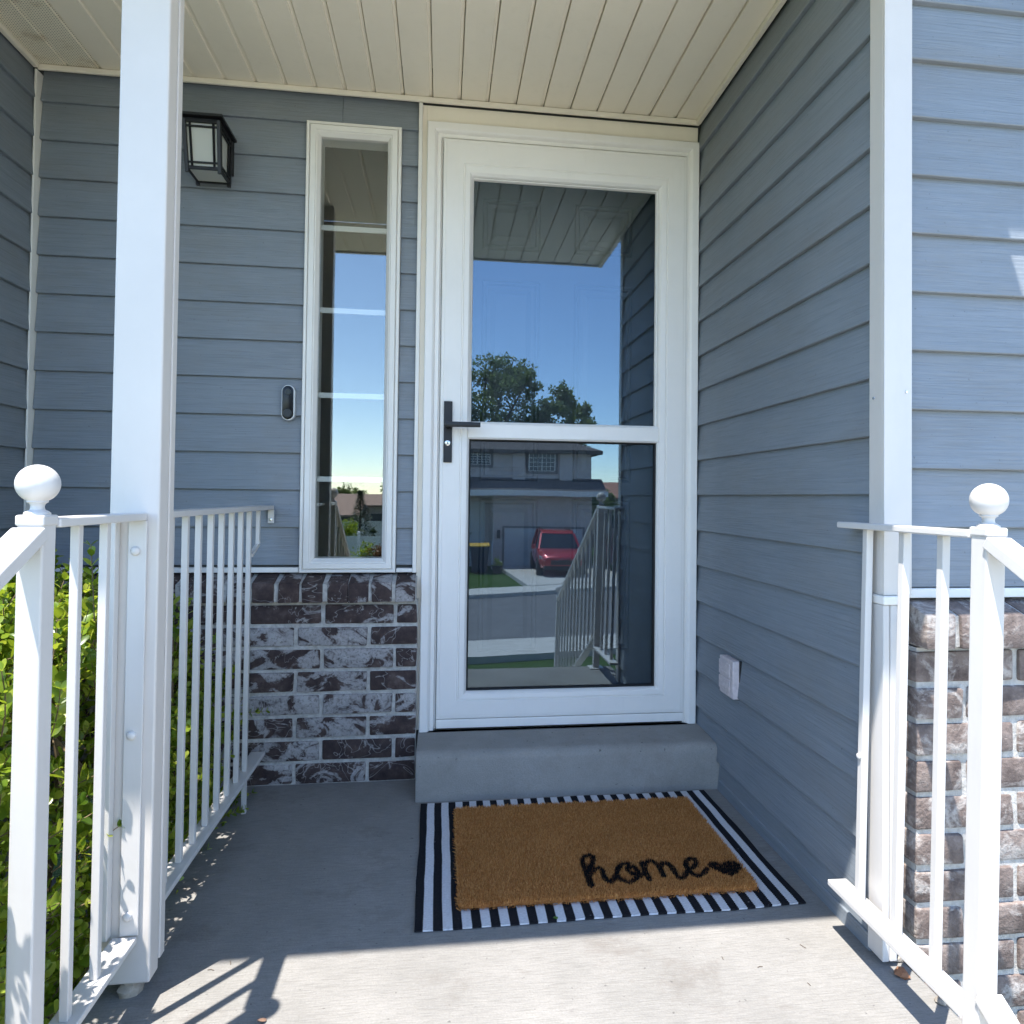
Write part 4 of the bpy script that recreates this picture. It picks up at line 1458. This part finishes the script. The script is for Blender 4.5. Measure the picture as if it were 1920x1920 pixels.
# ================================================================== litter on the porch
def build_litter():
    def fallen(name, label, x, y, a, L, mat, lift, cat='leaf', fold=0.18, curl=-0.3):
        d = Vector((math.cos(a), math.sin(a), 0))
        sd = Vector((-math.sin(a), math.cos(a), 0))
        P = leaf_verts(Vector((0, 0, 0.0)), d, sd, L, L * 0.62, fold, curl)
        zmin = min(p.z for p in P)
        P = [(p.x, p.y, p.z - zmin) for p in P]
        P2 = [(p[0], p[1], p[2] + 0.0006) for p in P]
        n = len(P)
        o = link(name, fastmesh(name, P + P2, [f for f in LEAF_F] + [tuple(i + n for i in f[::-1]) for f in LEAF_F]), mat, None, (x, y, lift))
        return tag(o, label, cat, None, 'thing')
    fallen('fallen_leaf', 'small fresh green leaf lying at the front edge of the striped rug', 0.031, -0.838, 0.6, 0.018, 'leaf_fresh', 0.003)
    fallen('fallen_leaf', 'curled pinkish dry leaf on the sunlit porch floor', -0.545, -1.075, 0.9, 0.020, 'leaf_dry', 0.001, 'leaf', 0.3, -0.5)
    rs = random.Random(5)
    spots = [(-0.640, -0.905, 'dark twig bit in the porch shade just right of the post'), (-0.668, -0.918, 'smaller dark twig bit in the porch shade beside the post'),
             (0.42, -1.03, 'thin dark twig bit on the sunlit floor left of the leaning railing'), (0.55, -0.985, 'short dark twig bit on the sunlit floor close to the rug corner'),
             (0.36, -1.00, 'thin dark twig bit on the sunlit floor, leftmost of those by the leaning railing'), (0.50, -1.09, 'dark twig bit on the sunlit floor at the lower frame edge')]
    for i, (x, y, lb) in enumerate(spots):
        a = rs.uniform(0, 3.14)
        L = rs.uniform(0.008, 0.015)
        pts = [Vector((0, 0, 0.0010)), Vector((math.cos(a) * L / 2, math.sin(a) * L / 2 + rs.uniform(-.002, .002), 0.0012)), Vector((math.cos(a) * L, math.sin(a) * L, 0.0010))]
        t = MB().tube(pts, 0.0007, 5)
        o = link('twig_bit', fastmesh('twig_bit', t.v, t.f), 'bark', None, (x, y, 0.0))
        tag(o, lb, 'twig', 'twig bits on the porch floor', 'thing')
    # rubble where the slab meets the brick
    lb = ['pale stone chip at the foot of the white corner trim', 'brown stone chip between the slab edge and the brick', 'pale stone chip under the leaning railing bottom rail']
    for i, (x, y, s_) in enumerate(((0.716, -1.040, 0.012), (0.6975, -1.085, 0.014), (0.725, -1.16, 0.011))):
        m = MB().lathe([(0.6, 0), (1.0, 0.35), (0.8, 0.8), (0.3, 1.0)], (0, 0, 0), 8)
        m.v = [((a + rs.uniform(-.25, .25)) * s_, (b_ + rs.uniform(-.25, .25)) * s_, max(0, c + rs.uniform(-.1, .1)) * s_) for a, b_, c in m.v]
        o = m.build('stone_chip', 'stone' if i != 1 else 'rust', None, 0, 1, 30, (x, y, 0.0))
        tag(o, lb[i], 'stone', None, 'thing')


build_litter()


# ================================================================== far side of the street (seen in the glass)
def crown_mesh(blobs, n, size, rs, off):
    # leaves gathered in clumps spread through each blob, so the outline is ragged and gaps stay open
    V, F = [], []
    clumps = []
    for c, r in blobs:
        for q in range(26):
            u = Vector((rs.gauss(0, 1), rs.gauss(0, 1), rs.gauss(0, 1))).normalized()
            rad = r * rs.uniform(0.25, 1.18) * (1 + 0.4 * noise.noise(Vector(c) * 0.7 + u * 2.1))
            clumps.append((Vector(c) + u * rad, r * rs.uniform(0.14, 0.34), r))
    wts = [k[2] for k in clumps]
    picks = rs.choices(clumps, wts, k=n)
    for c, cr, _ in picks:
        u = Vector((rs.gauss(0, 1), rs.gauss(0, 1), rs.gauss(0, 1))) * 0.55
        p = c + Vector((u.x, u.y, u.z * 0.8)) * cr - off
        d = (u + Vector((rs.uniform(-1, 1), rs.uniform(-1, 1), rs.uniform(-1, 0.6)))).normalized()
        sd = d.orthogonal().normalized()
        sd.rotate(Matrix.Rotation(rs.uniform(0, 6.28), 3, d))
        L = size * rs.uniform(0.6, 1.3)
        o = len(V)
        V += [p, p + d * L * 0.5 - sd * L * 0.33, p + d * L, p + d * L * 0.5 + sd * L * 0.33]
        F.append((o, o + 1, o + 2, o + 3))
    return fastmesh('crown', [tuple(a) for a in V], F)


def tree(name, label, base, h_trunk, blobs, n, size, mat, seed, cat='tree', group=None, r=0.16):
    rs = random.Random(seed)
    base = Vector(base)
    t = thing(name, label, cat, base, None, group)
    link('crown', crown_mesh(blobs, n, size, rs, base), mat, t)
    tr = MB()
    tr.tube([Vector((0, 0, -0.1)), Vector((0.05, 0, h_trunk * 0.5)), Vector((0, 0.05, h_trunk))], r, 10, r * 0.6)
    for c, rad in blobs[:7]:
        e = Vector(c) - base
        tr.tube([Vector((0, 0.05, h_trunk * 0.9)), Vector((e.x * 0.5, e.y * 0.5, h_trunk + (e.z - h_trunk) * 0.45)), e], r * 0.45, 6, r * 0.1)
    link('trunk', fastmesh('trunk', tr.v, tr.f), 'bark', t)
    return t


def build_neighbour_house():
    k = 1.0545
    X = lambda x: (x + 0.23) * k - 0.23
    Z = lambda z: (z - 0.95) * k + 0.95
    YB = -28.6
    gz = -2.33
    H = thing('neighbour_house', 'tan stucco two-storey house with dark hip roof across the street', 'house', (X(2), YB, gz))
    def part(mb, name, mat, parent=H, bevel=0.0):
        mb.v = [(x - X(2), y - YB, z - gz) for x, y, z in mb.v]
        return mb.build(name, mat, parent, bevel)
    # walls: lower storey with a recessed entry, upper storey set back
    m = MB()
    m.box(X(2.0), X(6.37), YB - 7, YB, gz - 0.3, Z(1.20))
    m.box(X(-1.2), X(2.0) - 0.001, YB - 7, YB - 1.2, gz - 0.3, Z(1.20))
    part(m, 'lower_wall', 'stucco')
    part(MB().box(X(-1.0), X(6.37), YB - 7, YB - 0.25, Z(1.2) + 0.001, Z(3.02)), 'upper_wall', 'stucco')
    for a, b_ in ((2.85, 3.40), (4.95, 5.50)):
        part(MB().box(X(a), X(b_), YB - 0.249, YB - 0.08, Z(1.5), Z(3.01)), 'pilaster', 'stucco')
    # skirt roof with white fascia
    m = MB().prism([(YB + 0.9, Z(1.22)), (YB - 0.24, Z(1.78)), (YB - 0.24, Z(1.2)), (YB + 0.9, Z(1.18))], 'x', X(-1.4), X(6.85))
    sk = part(m, 'skirt_roof', 'shingle')
    part(MB().box(X(-1.4), X(6.9), YB + 0.901, YB + 0.96, Z(0.98), Z(1.22)), 'fascia', 'far_white', H)
    # hip roof
    ex0, ex1, ey0, ey1, ze, zr = X(-1.5), X(6.80), YB - 7.5, YB + 0.25, Z(3.02), Z(4.55)
    m = MB().add([(ex0, ey0, ze), (ex1, ey0, ze), (ex1, ey1, ze), (ex0, ey1, ze), (X(1.4), YB - 3.6, zr), (X(2.7), YB - 3.6, zr),
                  (ex0, ey0, ze - 0.16), (ex1, ey0, ze - 0.16), (ex1, ey1, ze - 0.16), (ex0, ey1, ze - 0.16)],
                 [(0, 1, 5, 4), (1, 2, 5), (2, 3, 4, 5), (3, 0, 4), (0, 6, 7, 1), (1, 7, 8, 2), (2, 8, 9, 3), (3, 9, 6, 0), (6, 9, 8, 7)])
    part(m, 'roof', 'shingle')
    # windows
    def window(x0, x1, z0, z1, arch=0.0):
        x0, x1, z0, z1 = X(x0), X(x1), Z(z0), Z(z1)
        n = 8
        def outline(g):
            pts = [(x0 - g, z0 - g), (x1 + g, z0 - g), (x1 + g, z1)]
            if arch:
                for i in range(1, n):
                    a = math.pi * i / n
                    pts.append(((x0 + x1) / 2 + ((x1 - x0) / 2 + g) * math.cos(a), z1 + (arch + g) * math.sin(a)))
            else:
                pts[-1] = (x1 + g, z1 + g)
            pts.append((x0 - g, z1 if arch else z1 + g))
            return pts
        y = YB - 0.249
        w = part(MB().prism(outline(0.14), 'y', y, y + 0.05), 'window', 'stucco_trim')
        part(MB().prism(outline(0.0), 'y', y + 0.0505, y + 0.06), 'pane', 'glass_far', w)
        g = MB()
        top = z1 + arch
        for i in range(0, 7):
            xx = x0 + (x1 - x0) * i / 6
            ww = 0.045 if i in (0, 3, 6) else 0.02
            g.box(xx - ww / 2, xx + ww / 2, y + 0.0605, y + 0.075, z0, top - (0.0 if not arch else abs(i - 3) / 3 * arch * 0.85))
        for i in range(0, 5):
            zz = z0 + (z1 - z0) * i / 4
            g.box(x0, x1, y + 0.0755, y + 0.085, zz - 0.012, zz + 0.012)
        part(g, 'muntin_grid', 'far_white', w)
    window(0.72, 1.84, 2.34, 2.80, 0.30)
    window(3.58, 4.74, 2.12, 2.88)
    # garage door with panels
    gd = part(MB().box(X(2.5), X(5.95), YB + 0.0005, YB + 0.02, gz, Z(-0.42)), 'garage_door', 'garage_white')
    for i in range(4):
        z0 = gz + 0.03 + (Z(-0.42) - gz) / 4 * i
        m = MB()
        for j in range(8):
            xx = X(2.5) + 0.05 + (X(5.95) - X(2.5)) / 8 * j
            m.box(xx, xx + 0.36, YB + 0.0205, YB + 0.028, z0 + 0.04, z0 + 0.36)
        part(m, 'panel_row', 'garage_white', gd)
    part(MB().ring(X(2.4), X(6.05), gz - 0.1, Z(-0.32), [(0, YB), (0, YB + 0.05), (0.09, YB + 0.05), (0.09, YB)]), 'garage_trim', 'stucco_trim')
    # entry door and lamp
    d = part(MB().box(X(1.02), X(1.72), YB - 1.199, YB - 1.15, gz, Z(0.70)), 'door', 'garage_white')
    part(MB().box(X(1.07), X(1.11), YB - 1.149, YB - 1.10, Z(-0.75), Z(-0.65)), 'handle', 'car_black', d)
    part(MB().box(X(2.16), X(2.30), YB + 0.001, YB + 0.15, Z(-0.85), Z(-0.50)), 'wall_light', 'car_black')
    part(MB().box(X(1.93), X(1.99), YB + 0.2, YB + 0.26, gz, Z(-0.95)), 'entry_post', 'far_white')


build_neighbour_house()


def build_car(name, label, loc, rz, paint, wheels_only=False):
    # local: +x forward, y across, z up; about 4.7 x 1.9 x 1.72
    c = thing(name, label, 'car', loc, (0, 0, rz), 'cars on the driveway across the street')
    # stations along x: (x, half width, z bottom, z shoulder, z top of shell at that x)
    body = [(-2.32, 0.78, 0.45, 0.95, 1.02), (-2.20, 0.90, 0.36, 0.98, 1.06), (-1.2, 0.95, 0.30, 1.00, 1.08), (0.2, 0.95, 0.30, 1.00, 1.08),
            (0.95, 0.95, 0.30, 0.99, 1.06), (1.55, 0.93, 0.32, 0.93, 1.01), (2.10, 0.87, 0.36, 0.84, 0.93), (2.34, 0.74, 0.45, 0.72, 0.80)]
    V, F = [], []
    for x, hw, zb, zs, ztp in body:
        V += [(x, -hw * 0.94, zb), (x, -hw, (zb + zs) / 2), (x, -hw * 0.97, zs), (x, -hw * 0.80, ztp), (x, hw * 0.80, ztp), (x, hw * 0.97, zs), (x, hw, (zb + zs) / 2), (x, hw * 0.94, zb)]
    n = 8
    for i in range(len(body) - 1):
        for j in range(n):
            F.append((i * n + j, i * n + (j + 1) % n, (i + 1) * n + (j + 1) % n, (i + 1) * n + j))
    F += [tuple(range(n))[::-1], tuple((len(body) - 1) * n + j for j in range(n))]
    b = MB().add(V, F).build('body', paint, c, 0.03, 2, 40)
    # cabin: painted roof and pillars over dark glass
    cab = [(-2.10, 1.05, 0.84), (-1.95, 1.62, 0.66), (-1.2, 1.72, 0.68), (-0.1, 1.71, 0.68), (0.35, 1.60, 0.66), (1.02, 1.05, 0.80)]
    V, F = [], []
    lo = [(-2.16, 1.0, 0.86), (-2.16, 1.0, 0.86), (-1.2, 1.0, 0.88), (-0.1, 1.0, 0.88), (0.6, 1.0, 0.87), (1.10, 1.0, 0.84)]
    for (x, z, hw), (x2, z2, hw2) in zip(cab, lo):
        V += [(x2, -hw2, z2), (x, -hw, z), (x, hw, z), (x2, hw2, z2)]
    for i in range(len(cab) - 1):
        for j in range(3):
            F.append((i * 4 + j, i * 4 + j + 1, (i + 1) * 4 + j + 1, (i + 1) * 4 + j))
    F += [(3, 2, 1, 0), tuple(20 + j for j in range(4))]
    MB().add(V, F).build('window_band', 'car_glass', c)
    r = MB()
    r.add([(-1.98, -0.67, 1.61), (-1.2, -0.69, 1.725), (-0.1, -0.69, 1.718), (0.34, -0.665, 1.615), (0.34, 0.665, 1.615), (-0.1, 0.69, 1.718), (-1.2, 0.69, 1.725), (-1.98, 0.67, 1.61),
           (-1.98, -0.67, 1.64), (-1.2, -0.69, 1.76), (-0.1, -0.69, 1.75), (0.34, -0.665, 1.64), (0.34, 0.665, 1.64), (-0.1, 0.69, 1.75), (-1.2, 0.69, 1.76), (-1.98, 0.67, 1.64)],
          [(0, 1, 2, 3, 4, 5, 6, 7), (8, 9, 14, 15), (9, 10, 13, 14), (10, 11, 12, 13), (0, 8, 9, 1), (1, 9, 10, 2), (2, 10, 11, 3), (3, 11, 12, 4), (4, 12, 13, 5), (5, 13, 14, 6), (6, 14, 15, 7), (7, 15, 8, 0)])
    rf = r.build('roof', paint, c, 0.012, 2, 40)
    for s in (-1, 1):
        MB().bar((-1.7, s * 0.58, 1.79), (-0.1, s * 0.58, 1.79), 0.04, 0.05).build('roof_rail', 'car_black', rf)
        MB().bar((0.34, s * 0.675, 1.62), (1.06, s * 0.84, 1.02), 0.07, 0.06).build('pillar', paint, c)
        MB().bar((-0.45, s * 0.70, 1.70), (-0.42, s * 0.895, 1.02), 0.10, 0.03).build('pillar', paint, c)
        MB().bar((-1.35, s * 0.70, 1.70), (-1.45, s * 0.895, 1.02), 0.16, 0.03).build('pillar', paint, c)
        m = MB().box(0.55, 0.72, s * 1.02 - 0.10, s * 1.02 + 0.10, 1.02, 1.18).build('mirror', paint, c, 0.03)
        h = MB().add([(1.98, s * 0.56, 0.70), (2.28, s * 0.50, 0.66), (2.30, s * 0.52, 0.82), (1.95, s * 0.60, 0.88), (1.90, s * 0.90, 0.72), (2.15, s * 0.83, 0.68), (2.14, s * 0.84, 0.82), (1.86, s * 0.89, 0.86)],
                     [(0, 1, 2, 3), (4, 7, 6, 5), (0, 4, 5, 1), (3, 2, 6, 7), (1, 5, 6, 2), (0, 3, 7, 4)]).build('headlight', 'car_lamp', c)
        for x in (-1.42, 1.45):
            w = MB().lathe([(0.20, -0.11), (0.35, -0.11), (0.37, -0.08), (0.37, 0.08), (0.35, 0.11), (0.20, 0.11)], (x, s * 0.85, 0.37), 24, 'y').build('wheel', 'rubber', c, 0, 1, 40)
            MB().lathe([(0.22, s * 0.09), (0.23, s * 0.115), (0.10, s * 0.10), (0.03, s * 0.115)], (x, s * 0.85, 0.37), 16, 'y').build('rim', 'chrome', w, 0, 1, 40)
    MB().box(2.20, 2.37, -0.50, 0.50, 0.52, 0.70).build('grille', 'car_black', c, 0.02)
    MB().box(2.10, 2.39, -0.76, 0.76, 0.30, 0.47).build('bumper', 'car_black', c, 0.04)
    return c


build_car('parked_car', 'red sport utility car parked nose out on the driveway across the street', (4.55, -25.6, -2.15), math.radians(93), 'car_red')
build_car('parked_car', 'dark maroon car parked beside the red one, mostly hidden', (7.75, -25.2, -2.15), math.radians(92), 'car_maroon')


def build_far():
    rs = random.Random(21)
    # big tree behind the house
    blobs = []
    for (x, z, r) in ((-0.9, 6.2, 1.4), (0.4, 7.6, 1.2), (0.7, 5.2, 1.9), (2.3, 8.0, 1.15), (3.6, 8.3, 1.0), (4.5, 7.6, 0.9), (3.0, 6.2, 1.8), (5.2, 5.6, 1.4), (6.2, 6.0, 0.8), (6.9, 7.2, 0.55), (7.2, 6.5, 0.6), (7.9, 6.0, 0.7), (7.4, 4.8, 1.1), (4.3, 4.6, 1.3), (8.2, 5.0, 0.6)):
        blobs.append(((x, -36.8 + rs.uniform(-1, 1), z), r))
    tree('shade_tree', 'large leafy tree rising behind the house across the street', (1.5, -37, -2.35), 4.5, blobs, 24000, 0.19, 'leaf_far', 1, r=0.35)
    blobs = [((9.6, -42, 0.9), 1.0), ((10.4, -42, 0.2), 0.9), ((9.0, -42, 1.5), 0.8), ((10.9, -42.3, 0.9), 0.6)]
    tree('shade_tree', 'leafy tree beside the neighbouring house edge', (9.8, -42, -2.35), 1.6, blobs, 5000, 0.18, 'leaf_far', 2)
    # garden plants seen in the sidelight
    def conifer(base, h, r):
        base = Vector(base)
        t = thing('conifer', 'dark green conifer behind the pale fence', 'tree', base)
        V, F = [], []
        for q in range(5200):
            z = rs.random() ** 1.4
            a = rs.uniform(0, 6.28)
            rad = r * (1 - z) * (0.55 + 0.45 * rs.random()) * (1 + 0.2 * math.sin(a * 5 + z * 40))
            p = Vector((rad * math.cos(a), rad * math.sin(a), 0.25 + z * (h - 0.25)))
            d = Vector((math.cos(a), math.sin(a), rs.uniform(-0.2, 0.5))).normalized()
            sd = Vector((-math.sin(a), math.cos(a), 0))
            L = 0.17 * rs.uniform(0.6, 1.2)
            o = len(V)
            V += [tuple(p), tuple(p + d * L * .5 - sd * L * .22), tuple(p + d * L), tuple(p + d * L * .5 + sd * L * .22)]
            F.append((o, o + 1, o + 2, o + 3))
        link('crown', fastmesh('crown', V, F), 'leaf_conifer', t)
        link('trunk', MB().lathe([(0.09, 0), (0.02, h * 0.9)], (0, 0, 0), 8).mesh('trunk'), 'bark', t)
    conifer((-4.25, -32, -2.35), 3.5, 1.15)
    def shrub(label, base, blobs, n, size, mat, seed):
        b = Vector(base)
        t = thing('garden_shrub', label, 'shrub', b)
        r2 = random.Random(seed)
        link('crown', crown_mesh(blobs, n, size, r2, b), mat, t)
        st = MB()
        for c, r in blobs:
            st.tube([Vector((0, 0, 0)), Vector(c) - b], 0.03, 5, 0.01)
        link('stem', fastmesh('stem', st.v, st.f), 'twig', t)['kind'] = 'stuff'
    shrub('yellow-green rounded shrub before the pale fence', (-2.55, -20.3, -2.24), [((-2.65, -20.3, -1.0), 0.42), ((-2.75, -20.2, -1.5), 0.5), ((-2.5, -20.3, -1.9), 0.45)], 3600, 0.075, 'leaf', 4)
    shrub('reddish brown shrub before the pale fence', (-2.1, -20.2, -2.24), [((-2.2, -20.1, -0.95), 0.40), ((-2.1, -20.2, -1.45), 0.48), ((-2.0, -20.2, -1.9), 0.4)], 3600, 0.075, 'leaf_red', 5)
    shrub('light green shrub just behind the pale fence', (-3.95, -26, -2.3), [((-3.95, -26, -0.45), 0.40), ((-4.2, -26, -0.9), 0.5), ((-3.8, -26, -1.2), 0.5)], 3600, 0.085, 'leaf', 6)
    shrub('slim dark upright shrub behind the pale fence', (-3.42, -30, -2.35), [((-3.42, -30, -0.75), 0.14), ((-3.42, -30, -1.1), 0.18), ((-3.42, -30, -1.6), 0.2)], 1500, 0.07, 'leaf_conifer', 8)
    # fences
    def fence(label, p0, p1, zt, zb, post_caps):
        p0, p1 = Vector(p0), Vector(p1)
        f = thing('vinyl_fence', label, 'fence', (p0.x, p0.y, zb))
        d = (p1 - p0)
        n = max(1, round(d.length / 2.0))
        ang = math.atan2(d.y, d.x)
        pk = MB().box(0.0, 0.145, -0.012, 0.012, 0.08, zt - zb - 0.06).mesh('fence_board')
        pk.materials.append(M['fence'])
        rl = MB().box(0.0, d.length, -0.025, 0.025, zt - zb - 0.12, zt - zb - 0.02).mesh('fence_rail')
        rl.materials.append(M['fence'])
        link('fence_rail', rl, None, f, (0, 0, 0), (0, 0, ang))
        for i in range(int(d.length / 0.15)):
            q = d.normalized() * (0.15 * i)
            link('fence_board', pk, None, f, (q.x, q.y, 0), (0, 0, ang))
        for i in range(n + 1):
            q = d * (i / n)
            m = MB().box(-0.06, 0.06, -0.06, 0.06, -0.1, zt - zb + 0.03)
            m.lathe([(0.03, zt - zb + 0.03), (0.07, zt - zb + 0.08), (0.06, zt - zb + 0.14), (0.01, zt - zb + 0.18)], (0, 0, 0), 10)
            m.build('fence_post', 'far_white', f, 0, 1, None, (q.x, q.y, 0))
    fence('pale vinyl fence with capped posts across the street', (-9.2, -24.0, 0), (-1.4, -24.0, 0), -0.60, -2.28, True)
    fence('second pale vinyl fence farther behind the conifer', (-6.5, -36, 0), (-2.6, -36, 0), -0.46, -2.4, True)
    # low houses with tan roofs
    def low_house(label, x0, x1, y, ze, zr, mat):
        h = thing('distant_house', label, 'house', ((x0 + x1) / 2, y, -2.35))
        cx = (x0 + x1) / 2
        MB().box(x0 + 0.4 - cx, x1 - 0.4 - cx, -6, -0.4, 0, ze + 2.35).build('wall', 'stucco', h)
        m = MB().prism([(0.1, ze + 2.33), (-3.2, zr + 2.35), (-6.5, ze + 2.33), (-6.5, ze + 2.22), (0.1, ze + 2.22)], 'x', x0 - cx, x1 - cx)
        m.build('roof', mat, h)
        for i in range(2):
            xx = x0 - cx + (x1 - x0) * (0.3 + 0.4 * i)
            MB().box(xx - 0.5, xx + 0.5, -0.399, -0.36, 0.9, 2.0).build('window', 'glass_far', h)
    low_house('low house with a long tan roof beyond the conifer', -12.0, -1.5, -46, 0.30, 1.05, 'shingle_tan')
    low_house('low house with a tan roof nearer than the long one', -9.2, -5.35, -41, -0.25, 0.45, 'shingle_tan')
    low_house('house with a reddish roof beside the far leafy tree', 10.0, 20.0, -48, 1.0, 2.2, 'shingle_red')
    tree('shade_tree', 'leafy tree on the skyline above the tan roofs', (-7.8, -57, -2.4), 2.0, [((-8.3, -57, 0.9), 1.0), ((-7.4, -57, 0.6), 0.8), ((-9.2, -57, 0.5), 0.9)], 3500, 0.2, 'leaf_far', 9)
    tree('shade_tree', 'pale leafy tree at the end of the tan roof line', (-4.9, -58, -2.4), 2.0, [((-4.9, -58, 1.0), 0.9), ((-4.2, -58, 0.6), 0.9)], 3500, 0.2, 'leaf_far', 10)
    # bin and pots at the neighbour's entry
    b = thing('wheeled_bin', 'dark blue wheeled bin with a yellow lid by the neighbour entry', 'bin', (1.40, -26.6, -2.31))
    m = MB().add([(-0.30, -0.33, 0.06), (0.30, -0.33, 0.06), (0.30, 0.30, 0.06), (-0.30, 0.30, 0.06), (-0.40, -0.42, 1.16), (0.40, -0.42, 1.16), (0.40, 0.42, 1.16), (-0.40, 0.42, 1.16)],
                 [(0, 3, 2, 1), (4, 5, 6, 7), (0, 1, 5, 4), (1, 2, 6, 5), (2, 3, 7, 6), (3, 0, 4, 7)])
    m.build('body', 'bin_blue', b, 0.03)
    MB().prism([(-0.46, 1.165), (0.46, 1.165), (0.46, 1.22), (-0.10, 1.30), (-0.46, 1.26)], 'x', -0.43, 0.43).build('lid', 'bin_yellow', b, 0.02)
    for s in (-1, 1):
        MB().lathe([(0.12, -0.03), (0.12, 0.03)], (s * 0.31, -0.34, 0.12), 14, 'x').build('wheel', 'rubber', b)
    for i, (x, lab) in enumerate(((2.16, 'dark planter pot by the neighbour garage door'), (0.72, 'dark planter pot left of the blue bin'))):
        p = thing('planter_pot', lab, 'planter', (x, -26.3, -2.31), None, 'pots by the neighbour entry')
        MB().lathe([(0.16, 0), (0.20, 0.18), (0.23, 0.33), (0.25, 0.36), (0.22, 0.37), (0.20, 0.33)], (0, 0, 0), 18).build('pot', 'car_black', p, 0, 1, 40)
        r2 = random.Random(30 + i)
        link('plant', crown_mesh([((0, 0, 0.45), 0.17)], 260, 0.09, r2, Vector((0, 0, 0))), 'leaf', p)


build_far()
